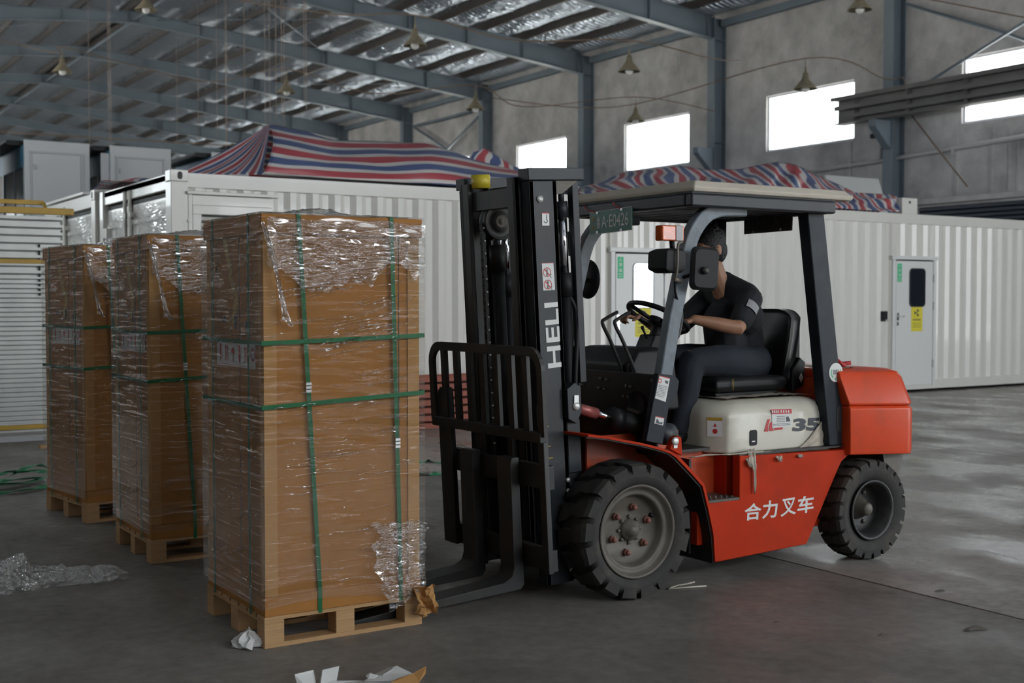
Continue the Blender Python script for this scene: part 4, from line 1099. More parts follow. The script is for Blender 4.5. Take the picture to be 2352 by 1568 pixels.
    def cap(u, v):           # dense crinkled wraps below the lid, drooping at the corner
        z = TOP - .02 - v * (.20 + .10 * math.sin(PI * min(1, u * 1.3)) + .10 * noise.noise(Vector((u * 7, 2, 2))) + .05 * noise.noise(Vector((u * 21, 2, 9))))
        return (fx0 + .03 + u * (fx1 - fx0 - .03), fy0 - .004 - .014 * abs(noise.noise(Vector((u * 9, z * 26, 11)))) * math.sin(PI * min(1, .1 + v)), z + .02 * noise.noise(Vector((u * 5, v * 2, 3))))
    bf.grid(60, 30, cap)
    bf.build('wrap_band', M_FILMX, t)
    return t
pal = make_pallet(); car = make_carton()
# crumpled cardboard corner of the nearest carton
cr = MB()
def crump(u, v):
    return (PX + PW - .055 + u * .10 + .02 * noise.noise(Vector((u * 5, v * 5, 1))), PY - .02 - .05 * abs(math.sin(u * 4 + v * 3)) - .02 * noise.noise(Vector((u * 8, v * 8, 3))), .055 + v * .13 + .02 * noise.noise(Vector((v * 6, u * 6, 7))))
cr.grid(7, 8, crump, False)
cr.build('crumpled_corner', M_CARDL, car, 0, (('SOLIDIFY', {'thickness': .004}),))
for x, y, rz, l1, l2 in ((1.992, 6.93, 0.0, 'brown film wrapped carton standing in the middle of the row of three', 'wooden pallet under the middle wrapped carton'),
                         (1.995, 8.43, math.radians(8), 'brown film wrapped carton farthest from the forklift in the row', 'wooden pallet under the farthest wrapped carton')):
    c = copy_tree(car); c.location = (x, y, PH); c.rotation_euler.z = rz; c['label'] = l1
    for ch in list(c.children):
        if ch.name.startswith('crumpled'): bpy.data.objects.remove(ch)
    p = copy_tree(pal); p.location = (x, y, 0); p.rotation_euler.z = rz; p['label'] = l2
# ================================================================ the forklift (drives towards -X)
FYC = 5.36
fk = thing('forklift', 'orange and charcoal forklift with a cream engine hood facing the wrapped cartons', 'forklift', (4.65, FYC, 0))
def mir(y): return 2 * FYC - y
def quad(mb, px, Y=None, X=None, d=0):
    return mb.add([at(a, b, X=X, Y=Y) + Vector((0, -d, 0) if Y else (-d, 0, 0)) for a, b in px], [tuple(range(len(px)))])
# chassis
side = [(4.385, .112), (5.057, .137), (5.29, .52), (5.33, .58), (5.38, .61), (5.425, .622), (5.425, .645), (4.547, .667), (4.547, .432), (4.30, .431), (4.355, .33)]
m = MB().prism(side, 'y', 4.842, 4.90).prism(side, 'y', mir(4.90), mir(4.842))
m.box((4.55, 4.955, .2), (5.30, mir(4.955), .655)).box((4.30, 5.062, .2), (4.55, mir(5.062), .655)).box((4.30, 4.9, .2), (4.55, 5.062, .43))
body = m.build('chassis', M_ORANGE, fk, .006)
MB().box((4.2, 5.05, .42), (4.549, 5.06, .69)).build('step_recess', M_ORANGED, fk)
sp = MB().box((4.30, 4.843, .432), (4.546, 5.048, .445))
for i in range(6):
    for j in range(2): sp.cyl((4.33 + i * .038, 4.875 + j * .045, .445), (4.33 + i * .038, 4.875 + j * .045, .452), .007, 8)
sp.build('step_plate', M_RIM, fk)
MB().box((4.285, 4.95, .15), (4.299, mir(4.95), .655)).build('dark_front_panel', M_BLACKM, fk)  # black panel covering the orange body front behind the wheel
MB().box((4.56, 4.86, .662), (5.42, mir(4.86), .672)).build('deck_edge', M_BLACKM, fk)
MB().box((4.35, 5.02, .11), (5.2, mir(5.02), .22)).box((3.62, 5.06, .25), (4.35, mir(5.06), .45)).box((5.2, 5.2, .2), (5.8, mir(5.2), .62)).build('underbody', M_BLACKM, fk)
for _y in (5.07, mir(5.085)): MB().box((3.70, _y, .42), (4.31, _y + .015, .80)).build('wheel_well_wall', M_ORANGED, fk)
# front mudguards
fp = [at(a, b, Y=4.815) for a, b in ((1352, 998), (1395, 1002), (1425, 1008), (1470, 1016), (1511, 1026), (1540, 1036), (1557, 1045), (1590, 1080), (1618, 1111), (1632, 1168), (1643, 1222), (1647, 1286))]
fp = [(p.x, p.z) for p in fp]
def guard(y0, y1):
    top = fp; low = [(x - (.012 if i > 5 else .004), z - .011) for i, (x, z) in enumerate(fp)]
    lo2 = [(x - (.02 if i > 5 else .006), z - .018) for i, (x, z) in enumerate(fp)]
    g = MB(); g2 = MB()
    for i in range(len(fp) - 1):
        g.prism([top[i], top[i + 1], low[i + 1], low[i]], 'y', y0, y1)
        g2.prism([low[i], low[i + 1], lo2[i + 1], lo2[i]], 'y', y0 + .012, y1)
    o = g.build('mudguard', M_ORANGE, fk); g2.build('liner', M_BLACKM, o)
guard(4.815, 5.07); guard(mir(5.07), mir(4.815))
lug = [at(a, b, Y=4.86) for a, b in ((1535, 1030), (1545, 1005), (1553, 1000), (1561, 1004), (1563, 1045), (1556, 1042))]
o = MB().prism([(p.x, p.z) for p in lug], 'y', 4.845, 4.885).build('lifting_lug', M_ORANGE, fk, .003)
c = at(1551, 1013, Y=4.842); MB().lathe([(0, -.008), (.012, -.008), (.022, -.004), (.022, .003)], c, 'y', 12).box((c.x - .012, c.y - .004, c.z - .035), (c.x + .012, c.y + .002, c.z)).build('pin', M_BOLT, o)
MB().cyl((4.13, 4.93, .80), (4.13, 5.2, .80), .06, 16).build('air_canister', M_CHAR, fk)

# wheels
def tyre_mesh(c, R, hw, nl, lug_h, ri=None):
    m = MB(); rb = R - lug_h
    ri = ri or R * .66
    m.lathe([(ri, -hw * .70), (ri, -hw * .80), (R * .70, -hw * .95), (R * .80, -hw * 1.06), (rb * .93, -hw * 1.04), (rb, -hw * .86), (rb + .004, 0), (rb, hw * .86), (rb * .93, hw * 1.04), (R * .80, hw * 1.06), (R * .70, hw * .95), (ri, hw * .8), (ri, hw * .7)], c, 'y', 48)
    c = Vector(c)
    for s in (-1, 1):
        for k in range(nl):
            a = 2 * PI * (k + (.5 if s > 0 else 0)) / nl; da = PI / nl * .74
            vs = []
            for (y, r0, r1, da_, sh) in ((s * hw * 1.05, rb * .90, R * .962, da, 0), (s * hw * .82, rb, R * .995, da, .02), (s * hw * .35, rb, R, da * .9, .06), (-s * hw * .02, rb, R, da * .55, .10)):
                for q in (-1, 1):
                    an = a + q * da_ + sh * s
                    for r in (r0, r1): vs.append(c + Vector((r * math.sin(an), y, r * math.cos(an))))
            fs = []
            for i in range(3):
                b = i * 4; fs += [(b, b + 1, b + 5, b + 4), (b + 2, b + 6, b + 7, b + 3), (b + 1, b + 3, b + 7, b + 5)]
            fs += [(0, 2, 3, 1), (12, 13, 15, 14)]
            if s > 0: fs = [f[::-1] for f in fs]
            m.add(vs, fs)
    return m
def front_wheel(yc, sgn):
    c = (3.805, yc, .345); hw = .112
    w = bpy.data.objects.new('front_wheel', None); COL.objects.link(w); w.parent = fk; w.location = Vector((0, 0, 0))
    tyre_mesh(c, .347, hw, 17, .03).build('tyre', M_RUBBER, w)
    y = lambda d: -sgn * d                         # d: from tyre middle outwards (towards the near side for sgn=1)
    P = [(.232, y(.095)), (.238, y(.108)), (.230, y(.112)), (.222, y(.104)), (.214, y(.085)), (.196, y(.078)), (.188, y(.082)), (.180, y(.07)), (.172, y(.045)), (.165, y(.030)), (.06, y(.030)), (.0, y(.030))]
    MB().lathe(P, c, 'y', 48).build('rim', M_RIM, w)
    MB().lathe([(.055, y(.03)), (.052, y(.055)), (.03, y(.06)), (.028, y(.075)), (0, y(.078))], c, 'y', 20).build('hub', M_RIM, w)
    b = MB()
    for k in range(6):
        a = 2 * PI * k / 6 + .35; p = Vector(c) + Vector((.115 * math.cos(a), y(.03), .115 * math.sin(a)))
        MB().cyl(p, p + Vector((0, y(.02), 0)), .019, 6).cyl(p + Vector((0, y(.02), 0)), p + Vector((0, y(.034), 0)), .012, 8).build('wheel_nut', M_NUT, w)
    for k in range(8):
        a = 2 * PI * k / 8; p = Vector(c) + Vector((.066 * math.cos(a), y(.03), .066 * math.sin(a)))
        b.cyl(p, p + Vector((0, y(.012), 0)), .010, 6)
    b.build('hub_bolts', M_RIM, w)
    MB().cyl(Vector(c) + Vector((.14, y(.03), .06)), Vector(c) + Vector((.14, y(.05), .06)), .012, 8).build('valve', M_BLACK, w)
front_wheel(4.888, 1); front_wheel(mir(4.888), -1)
def rear_wheel(yc, sgn):
    c = (5.545, yc, .29); hw = .086
    w = bpy.data.objects.new('rear_wheel', None); COL.objects.link(w); w.parent = fk
    tyre_mesh(c, .292, hw, 21, .022, .165).build('tyre', M_RUBBER, w)
    y = lambda d: -sgn * d
    MB().lathe([(.172, y(.08)), (.176, y(.09)), (.166, y(.092)), (.158, y(.082)), (.145, y(.05)), (.138, y(.0)), (.13, y(-.03)), (.06, y(-.03)), (.0, y(-.03))], c, 'y', 40).build('rim', M_RIMD, w)
    MB().lathe([(.07, y(-.03)), (.06, y(.0)), (.042, y(.02)), (.038, y(.05)), (.028, y(.062)), (0, y(.066))], c, 'y', 20).build('hub', M_RIM, w)
    for k in range(6):
        a = 2 * PI * k / 6; p = Vector(c) + Vector((.098 * math.cos(a), y(-.03), .098 * math.sin(a)))
        MB().cyl(p, p + Vector((0, y(.016), 0)), .013, 6).build('wheel_nut', M_RIM, w)
rear_wheel(4.886, 1); rear_wheel(mir(4.886), -1)
MB().cyl((3.805, 4.98, .345), (3.805, mir(4.98), .345), .06, 12).cyl((5.545, 4.95, .29), (5.545, mir(4.95), .29), .05, 12).build('axles', M_BLACKM, fk)

# counterweight
def plan(inset_side, inset_rear, x0):
    y0, y1, xr = 4.805 + inset_side, mir(4.805) - inset_side, 5.955 - inset_rear
    pts = [(x0, y0)]
    r = .11
    for k in range(7):
        a = -PI / 2 + PI / 2 * k / 6; pts.append((xr - r + r * math.cos(a) , y0 + r + r * math.sin(a)))
    for k in range(1, 6): pts.append((xr + .035 * math.sin(PI * k / 6), y0 + r + (y1 - y0 - 2 * r) * k / 6))
    for k in range(7):
        a = PI / 2 * k / 6; pts.append((xr - r + r * math.cos(a) , y1 - r + r * math.sin(a)))
    return pts + [(x0, y1)]
def loft(mb, layers):
    n = len(layers[0][0]); vs = []; fs = []
    for pts, z in layers: vs += [(x, y, (z(x) if callable(z) else z)) for x, y in pts]
    for l in range(len(layers) - 1):
        for i in range(n): fs.append((l * n + i, l * n + (i + 1) % n, (l + 1) * n + (i + 1) % n, (l + 1) * n + i))
    fs += [tuple(range(n))[::-1], tuple(range((len(layers) - 1) * n, len(layers) * n))]
    return mb.add(vs, fs)
lo = lambda a, b: (lambda x: a + (b - a) * (x - 5.36) / .5)
m = loft(MB(), [(plan(.005, .0, 5.365), lo(.62, .593)), (plan(0, 0, 5.362), lo(.64, .62)), (plan(0, 0, 5.358), lo(.885, .865)), (plan(.012, .012, 5.358), lo(.9, .88))])
loft(m, [(plan(.012, .012, 5.356), lo(.9, .88)), (plan(.0, .004, 5.352), lo(.912, .892)), (plan(.035, .055, 5.312), lo(1.06, 1.05)), (plan(.05, .075, 5.318), lo(1.09, 1.08)), (plan(.08, .12, 5.335), lo(1.105, 1.097))])
cw = m.build('counterweight', M_CW, fk, .008)
MB().prism([(5.74, .60), (5.93, .58), (5.87, .42), (5.80, .42)], 'y', 4.9, mir(4.9)).build('tail_bracket', M_RIM, fk)
MB().box((5.30, 4.92, .70), (5.36, mir(4.92), 1.05)).build('radiator_cowl', M_ORANGED, fk)
# engine hood
def hplan(i, f=0):
    x0, x1, y0, y1 = 4.455 + i + f, 5.325 - i, 4.925 + i, mir(4.925) - i
    return [(x0 + .125, y0), (x1 - .08, y0), (x1 - .02, y0 + .03), (x1, y0 + .09), (x1, y1 - .09), (x1 - .02, y1 - .03), (x1 - .08, y1), (x0 + .125, y1), (x0 + .09, y1 - .01), (x0 + .01, y1 - .11), (x0, y1 - .15), (x0, y0 + .15), (x0 + .01, y0 + .11), (x0 + .09, y0 + .01)]
zt_ = lambda d: (lambda x: .925 + d + .012 * math.sin(PI * (x - 4.4) / 1.0))
m = loft(MB(), [(hplan(.0), .668), (hplan(.0), .86), (hplan(.008), .895), (hplan(.025), zt_(-.008)), (hplan(.06), zt_(.012)), (hplan(.10), zt_(.018))])
hd = m.build('engine_hood', M_CREAM, fk, .012)
yh = 4.9235
r_ = MB(); quad(r_, [(1771, 940), (1818, 939), (1819, 949), (1773, 951)], Y=yh); r_.build('red_sticker', M_RED, hd)
w_ = MB(); quad(w_, [(1773, 951), (1818, 949.5), (1818, 979), (1774, 983)], Y=yh - .0012); w_.build('white_sticker', M_STICK, hd)
t_ = MB()
for px in ((1773, 942, 1790, 948), (1793, 941.5, 1816, 947.5)):
    for k in range(4):
        a = px[0] + (px[2] - px[0]) * k / 4; quad(t_, [(a, px[1]), (a + 2.6, px[1]), (a + 2.6, px[3]), (a, px[3])], Y=yh - .0012)
t_.build('sticker_text', M_STICK, hd)
t_ = MB()
for k in range(4): quad(t_, [(1784, 956 + 4 * k), (1803, 955 + 4 * k), (1803, 956.2 + 4 * k), (1784, 957.2 + 4 * k)], Y=yh - .0024)
quad(t_, [(1806, 957), (1811, 956), (1816, 967), (1806, 968)], Y=yh - .0024)
for k in range(2): quad(t_, [(1776, 974 + 3 * k), (1815, 971 + 3 * k), (1815, 972 + 3 * k), (1776, 975 + 3 * k)], Y=yh - .0024)
t_.build('sticker_print', M_DARKP, hd)
lg = MB()
quad(lg, [(1755, 991), (1763, 963), (1770, 962), (1765, 975), (1764, 991)], Y=yh - .0006)
quad(lg, [(1766, 989), (1768, 972), (1773, 968), (1777, 989), (1770, 990)], Y=yh - .0006); quad(lg, [(1778, 982), (1799, 980), (1797, 986), (1779, 988)], Y=yh - .0006)
lg.build('red_emblem', M_RED, hd)
p0, p1, p2 = at(1820, 991, Y=yh), at(1882, 988, Y=yh), at(1820, 961, Y=yh)
text_on(MB(), '35', p0 + Vector((0, -.0008, 0)), (p1 - p0).normalized(), (0, 0, 1), (p1 - p0).length, (p2 - p0).length, .12).build('hood_number', M_DARKP, hd)
c = at(1730, 1005, Y=yh); MB().prism(rrect(.052, .085, .012, 4, (c.x, c.z)), 'y', yh - .004, yh + .004).build('latch_recess', M_BLACK, hd); MB().box((c.x - .015, yh - .007, c.z - .022), (c.x + .008, yh - .0045, c.z - .016)).build('latch', M_BOLT, hd)
cy = MB()                                                      # caution sticker on the front chamfer
A_, B_ = Vector((4.468, 5.032, 0)), Vector((4.542, 4.938, 0)); ux = (B_ - A_).normalized(); nrm = Vector((-ux.y, ux.x, 0)); nrm = -nrm if nrm.y > 0 else nrm
o_ = A_ + Vector((0, 0, .76)) + nrm * .004
st = rect_on(MB(), .012, 0, .095, .105, o_, ux, (0, 0, 1)).build('caution_sticker', M_STICK, hd)
rect_on(MB(), .012, .088, .095, .105, o_ + nrm * .001, ux, (0, 0, 1)).build('caution_band', M_YELD, st)
poly_on(ring_on(MB(), .055, .03, 0, .014, o_ + nrm * .001, ux, (0, 0, 1)), [(.045, .055), (.065, .055), (.055, .075)], o_ + nrm * .001, ux, (0, 0, 1)).build('caution_print', M_RED, st)
# crumpled torn film left on the hood, deck and counterweight
tf = MB()
def hoodfilm(u, v):
    q = at(1818 + 82 * u + 14 * v * (1 - u) + 4 * math.sin(v * 7), 1043 - v * (14 + 92 * u ** 1.2), Y=yh)
    return (q.x, yh - .006 - .016 * abs(noise.noise(Vector((u * 7 - v * 3, v * 5, 1)))), q.z)
tf.grid(26, 26, hoodfilm)
tf.build('torn_film', M_DUST, fk)
def rag(pts, w, seed, name='torn_film'):
    P = smooth_path(pts, 8); g = MB()
    def fn(u, v):
        p = P[min(int(v * (len(P) - 1) + .5), len(P) - 1)]; ww = w * (1 - v) ** .7 * (1 + .4 * noise.noise(Vector((v * 5, seed, 2)))) + .003
        return (p.x + (u - .5) * ww, p.y - .012 * abs(math.sin(u * 6 + v * 4 + seed)), p.z + .01 * noise.noise(Vector((u * 4, v * 6, seed))))
    g.grid(10, 24, fn); return g.build(name, M_DUST, fk)
rag([at(1722, 1030, Y=4.90), at(1726, 1055, Y=4.835), at(1732, 1080, Y=4.83), at(1731, 1132, Y=4.835)], .055, 1)
rag([at(1716, 1048, Y=4.86), at(1717, 1060, Y=4.832), at(1721, 1072, Y=4.835)], .03, 5)
rag([at(1785, 1038, Y=4.90), at(1788, 1050, Y=4.835), at(1790, 1060, Y=4.835)], .07, 2)
rag([at(1832, 1036, Y=4.90), at(1836, 1046, Y=4.835), at(1838, 1050, Y=4.838)], .06, 3)
rag([Vector((4.25, 4.9, .675)), Vector((4.3, 4.88, .682)), Vector((4.6, 4.88, .676)), Vector((4.8, 4.87, .673))], .05, 7)
g = MB()
def topfilm(u, v): return (4.60 + .66 * u, 5.0 + .7 * v, .952 + .012 * math.sin(PI * (.2 + u * .66)) + .012 * abs(noise.noise(Vector((u * 9, v * 9, 4)))))
g.grid(30, 30, topfilm); g.build('dusty_film', M_DUST, fk)
g = MB()
g.grid(20, 20, lambda u, v: (5.38 + .26 * u, 5.0 + .5 * v, 1.102 + .02 * abs(noise.noise(Vector((u * 6, v * 6, 9)))))); g.build('dusty_film', M_DUST, fk)
MB().tube([(5.55, 5.02, 1.11), (5.52, 5.06, 1.15), (5.58, 5.1, 1.12), (5.62, 5.04, 1.13)], .012, 6).build('wire_end', M_RED, fk)

# overhead guard
RX0, RX1, RY0, RY1 = 4.165, 5.225, 4.80, 5.92
rf = MB().box((RX0, RY0, 1.985), (RX1, RY0 + .055, 2.052)).box((RX0, RY1 - .055, 1.985), (RX1, RY1, 2.052)).box((RX0, RY0 + .055, 1.985), (RX0 + .06, RY1 - .055, 2.052)).box((RX1 - .06, RY0 + .055, 1.985), (RX1, RY1 - .055, 2.052)).build('roof_frame', M_CHAR, fk, .012)
b0 = None
for k in range(9):
    y = RY0 + .15 + k * .102
    if b0 is None: b0 = b = MB().box((RX0 + .06, RY0 + .14, 1.995), (RX1 - .06, RY0 + .165, 2.04)).build('roof_bar', M_CHAR, fk)
    else: b = b0.copy(); COL.objects.link(b); b.location.y = k * .102
MB().box((RX0 + .01, RY0 + .01, 2.053), (RX1 - .0, RY1 - .01, 2.062)).build('roof_sheet', M_BLACK, fk)
m = MB()
for i, (ins, z) in enumerate(((0, 2.063), (0, 2.082), (.03, 2.118))): pass
loft(m, [([(4.185, 4.81), (5.36, 4.81), (5.37, 5.90), (4.185, 5.90)], 2.063), ([(4.18, 4.80), (5.37, 4.80), (5.38, 5.91), (4.18, 5.91)], 2.085), ([(4.21, 4.83), (5.33, 4.84), (5.34, 5.88), (4.21, 5.88)], 2.122)])
m.build('roof_board', M_BEIGE, fk, .008)
for y0 in (4.87, mir(4.95)):
    lg_ = MB().prism([(5.262, .672), (5.405, .672), (5.203, 1.99), (5.072, 1.99)], 'y', y0, y0 + .08).build('rear_leg', M_LEG, fk, .008)
    if y0 < 5:
        c = at(1931, 960, Y=y0); MB().prism(rrect(.075, .15, .02, 4, (c.x + .005, c.z)), 'y', y0 - .003, y0 + .01).build('leg_opening', M_GASKET, lg_)  # black plate stands for the shaded opening in the leg
        c = at(1920, 855, Y=y0 - .002)
        rs = ring_on(MB(), 0, 0, 0, .055, c, (1, 0, 0), (0, 0, 1), n=28).build('round_sticker', M_STICK, lg_)
        e = c + Vector((0, -.001, 0)); k_ = MB(); ring_on(k_, 0, 0, .034, .040, e, (1, 0, 0), (0, 0, 1), 150, 230); ring_on(k_, 0, 0, .034, .040, e, (1, 0, 0), (0, 0, 1), 310, 390); ring_on(k_, 0, 0, .034, .040, e, (1, 0, 0), (0, 0, 1), 255, 285); k_.build('sticker_ring', M_SIGNG, rs)
        k_ = MB()
        for i in range(5): rect_on(k_, -.022 + .0092 * i, -.012, -.017 + .0092 * i, .016, e, (1, 0, 0), (0, 0, 1))
        k_.build('sticker_text', M_DARKP, rs)
PIL = [(4.062, 1.108), (4.117, 1.387), (4.174, 1.613), (4.217, 1.772), (4.262, 1.868), (4.345, 1.952), (4.449, 1.985), (4.62, 1.993)]
for yc in (4.90, mir(4.90)):
    MB().tube(smooth_path([(x, yc, z) for x, z in PIL], 4), 0, flat=(.06, .082, (0, 1, 0)) if False else (.082, .06, (0, 1, 0))).build('front_pillar', M_PIL, fk, .010)
gus = [at(a, b, Y=4.875) for a, b in ((1508, 857), (1539, 861), (1550, 866), (1556, 875), (1552, 902), (1534, 925), (1518, 1020), (1480, 1012))]
gp = MB().prism([(p.x, p.z) for p in gus], 'y', 4.860, 4.90).build('pillar_plate', M_LEG, fk, .004)
MB().prism([(2 * 0 + p.x, p.z) for p in gus], 'y', mir(4.90), mir(4.860)).build('pillar_plate', M_LEG, fk, .004)
y_ = 4.8585
s1 = MB(); quad(s1, [(1515, 862), (1539, 868), (1529, 923), (1504.5, 914)], Y=y_); s1 = s1.build('warning_sticker', M_STICK, gp)
k_ = MB(); quad(k_, [(1515, 862), (1539, 868), (1538.6, 870), (1514.6, 864)], Y=y_ - .001); ring_on(k_, 0, 0, .008, .012, at(1516, 874, Y=y_ - .001), (1, 0, 0), (0, 0, 1)); k_.build('sticker_band', M_RED, s1)
k_ = MB()
for i in range(8): quad(k_, [(1513 - 1.2 * i, 883 + 3.4 * i), (1533 - 1.1 * i, 888 + 3.4 * i), (1533 - 1.1 * i, 889 + 3.4 * i), (1513 - 1.2 * i, 884 + 3.4 * i)], Y=y_ - .001)
quad(k_, [(1527, 873), (1535, 875), (1534, 882), (1528, 879)], Y=y_ - .001); k_.build('sticker_print', M_DARKP, s1)
s2 = MB(); quad(s2, [(1506, 955), (1526, 959), (1523, 977), (1503, 972)], Y=y_); s2 = s2.build('warning_sticker', M_STICK, gp)
k_ = MB(); quad(k_, [(1506, 955), (1526, 959), (1525.8, 961), (1505.8, 957)], Y=y_ - .001); k_.build('sticker_band', M_RED, s2)
k_ = MB(); quad(k_, [(1508, 962), (1511, 962), (1515, 970), (1522, 969), (1521, 975), (1506, 971)], Y=y_ - .001); k_.build('sticker_print', M_DARKP, s2)
# firewall with holes, bolts and the tilt cylinder
fw = MB().box((4.02, 4.90, .70), (4.035, mir(4.90), 1.118)).build('firewall', M_BLACKM, fk, .004)
bl = MB()
for px in ((1343, 861), (1338, 884), (1379, 869), (1392, 871), (1374, 891), (1387, 893), (1437, 886), (1447, 887), (1432, 910), (1442, 911), (1498, 874), (1474, 998)):
    c = at(px[0], px[1], X=4.018); MB().cyl(c + Vector((.004, 0, 0)), c - Vector((.006, 0, 0)), .009, 8).build('bolt', M_RIM, fw)
c = at(1460, 930, X=4.017); MB().lathe([(0, 0), (.075, 0), (.075, -.003)], (4.0185, c.y, c.z), 'x', 20).build('opening', M_GASKET, fw)  # black disc gives the dark of the opening as colour
MB().tube([at(1443, 940, X=3.99), at(1468, 948, X=3.99)], .012, 8).tube([at(1443, 940, X=3.99), at(1441, 952, X=4.0)], .010, 8).build('pipe_fitting', M_RIM, fw)
def tilt_cyl(y):
    a, b, c_, d_ = Vector((3.60, y, .957)), Vector((3.73, y, .922)), Vector((3.84, y, .892)), Vector((4.16, y, .80))
    r = MB().cyl(a, b, .028, 14).build('tilt_rod_sleeve', M_ROD, fk)
    MB().cyl(b, c_, .015, 12).build('tilt_rod', M_CHROME, fk)
    MB().cyl(c_, d_, .052, 18).cyl(c_ - (d_ - c_).normalized() * .02, c_ + (d_ - c_).normalized() * .04, .058, 18).build('tilt_cylinder', M_BLACK, fk)
tilt_cyl(5.03); tilt_cyl(mir(5.03))
# cab floor, dashboard, column, wheel, levers, seat
MB().box((4.035, 4.98, .69), (4.46, mir(4.98), .705)).build('floor_plate', M_BLACKM, fk)
m = loft(MB(), [([(4.04, 5.13), (4.38, 5.13), (4.38, 5.72), (4.04, 5.72)], .9), ([(4.05, 5.15), (4.36, 5.15), (4.36, 5.70), (4.05, 5.70)], 1.16), ([(4.11, 5.17), (4.30, 5.17), (4.30, 5.68), (4.11, 5.68)], 1.235), ([(4.14, 5.2), (4.26, 5.2), (4.26, 5.65), (4.14, 5.65)], 1.245)])
m.build('dashboard', M_BLACK, fk, .02)
m = MB().prism([(4.29, 1.10), (4.36, 1.12), (4.44, 1.27), (4.43, 1.31), (4.33, 1.31), (4.285, 1.22)], 'y', 5.29, 5.43)
m.cyl((4.38, FYC, 1.26), (4.415, FYC, 1.385), .045, 14, .03).build('steering_column', M_BLACK, fk, .01)
MB().box((4.43, 5.28, 1.235), (4.437, 5.36, 1.295)).build('gauge', M_DARKGLASS, fk)
SWC = Vector((4.405, FYC, 1.405)); SWN = Vector((.47, .0, .88)).normalized()
sa = SWN.cross(Vector((0, 1, 0))).normalized(); sb = Vector((0, 1, 0))
R_ = .178
def swp(a, r=R_): return SWC + (sa * math.cos(a) + sb * math.sin(a)) * r
sw = MB().tube([swp(2 * PI * k / 40) for k in range(41)], .0145, 10, False)
for a in (.5, PI - .5, PI * 1.5): sw.tube([SWC - SWN * .03, swp(a)], .012, 8)
sw.cyl(SWC - SWN * .05, SWC - SWN * .008, .045, 16).build('steering_wheel', M_BLACK, fk)
MB().tube([(4.30, 5.33, 1.29), (4.255, 5.30, 1.33), (4.235, 5.29, 1.355)], [.006, .006, .010], 8).build('shift_lever', M_BLACK, fk)
for i, y in enumerate((5.05, 5.16)):
    p = smooth_path([(4.05, y + .05, 1.1), (4.01, y + .12, 1.28), (3.985, y + .16, 1.375), (4.02, y + .18, 1.40), (4.16, y + .26, 1.435)], 5)
    MB().tube(p, .010, 8).build('grab_rail', M_BLACKM, fk)
MB().tube(smooth_path([(4.16, 4.93, 1.30), (4.205, 4.95, 1.32), (4.225, 4.95, 1.42), (4.205, 4.95, 1.50), (4.17, 4.93, 1.52)], 5), .012, 8).build('grab_handle', M_BLACKM, fk)
MB().box((4.36, 5.2, 1.06), (4.375, 5.28, 1.22)).tube([(4.38, 5.24, 1.22), (4.39, 5.24, 1.1), (4.40, 5.24, 1.04)], .006, 6).build('switch_plate', M_PIPE, fk)
m = MB(); m.box((4.62, 5.12, .955), (5.10, 5.60, .985)); m.build('seat_base', M_BLACK, fk, .01)
m = loft(MB(), [([(4.62, 5.11), (5.14, 5.12), (5.14, 5.60), (4.62, 5.61)], .985), ([(4.60, 5.09), (5.16, 5.10), (5.16, 5.62), (4.60, 5.63)], 1.01), ([(4.60, 5.09), (5.16, 5.10), (5.16, 5.62), (4.60, 5.63)], 1.05), ([(4.64, 5.12), (5.14, 5.13), (5.14, 5.59), (4.64, 5.60)], 1.068)])
m.build('seat_cushion', M_LEATHER, fk, .02)
m = MB()
def sback(u, v, s):
    a = u * 2 - 1; w = .235 * (1 - .10 * v ** 3); x = 5.155 + .10 * v + (.0 if s else .085) + (.02 * (a * a) * (-1 if s else -1.5)); z = 1.03 + .42 * v - .05 * (abs(a) ** 4) * v
    return (x, FYC + a * w, z)
m.grid(16, 14, lambda u, v: sback(u, v, True)); m.grid(16, 14, lambda u, v: sback(1 - u, v, False))
n1 = 17 * 15
rim_ids = [i for i in range(17)] + [17 * (j + 1) + 16 for j in range(14)] + [17 * 14 + 15 - i for i in range(16)] + [17 * (13 - j) for j in range(13)]
mp_ = lambda i: n1 + (i // 17) * 17 + 16 - i % 17
m.f += [(a, b, mp_(b), mp_(a)) for a, b in zip(rim_ids, rim_ids[1:] + rim_ids[:1])]; m.sm += [True] * len(rim_ids)
m.build('seat_back', M_LEATHER, fk)
m = MB().prism([(5.20, .97), (5.29, 1.0), (5.305, 1.14), (5.26, 1.17), (5.20, 1.10)], 'y', 5.10, 5.16); m.box((5.26, 5.14, 1.15), (5.30, 5.2, 1.35)); m.build('seat_adjuster', M_BLACK, fk, .008)
c = Vector((5.265, 5.097, 1.05)); poly_on(MB(), [(-.018, 0), (0, -.03), (.018, 0), (0, .03)], c, (1, 0, 0), (0, 0, 1)).build('seat_tag', M_STICK, fk)
MB().tube([(4.72, 5.088, 1.06), (4.715, 5.082, 1.04), (4.72, 5.085, 1.0)], .003, 5).build('seat_thread', M_YELD, fk)

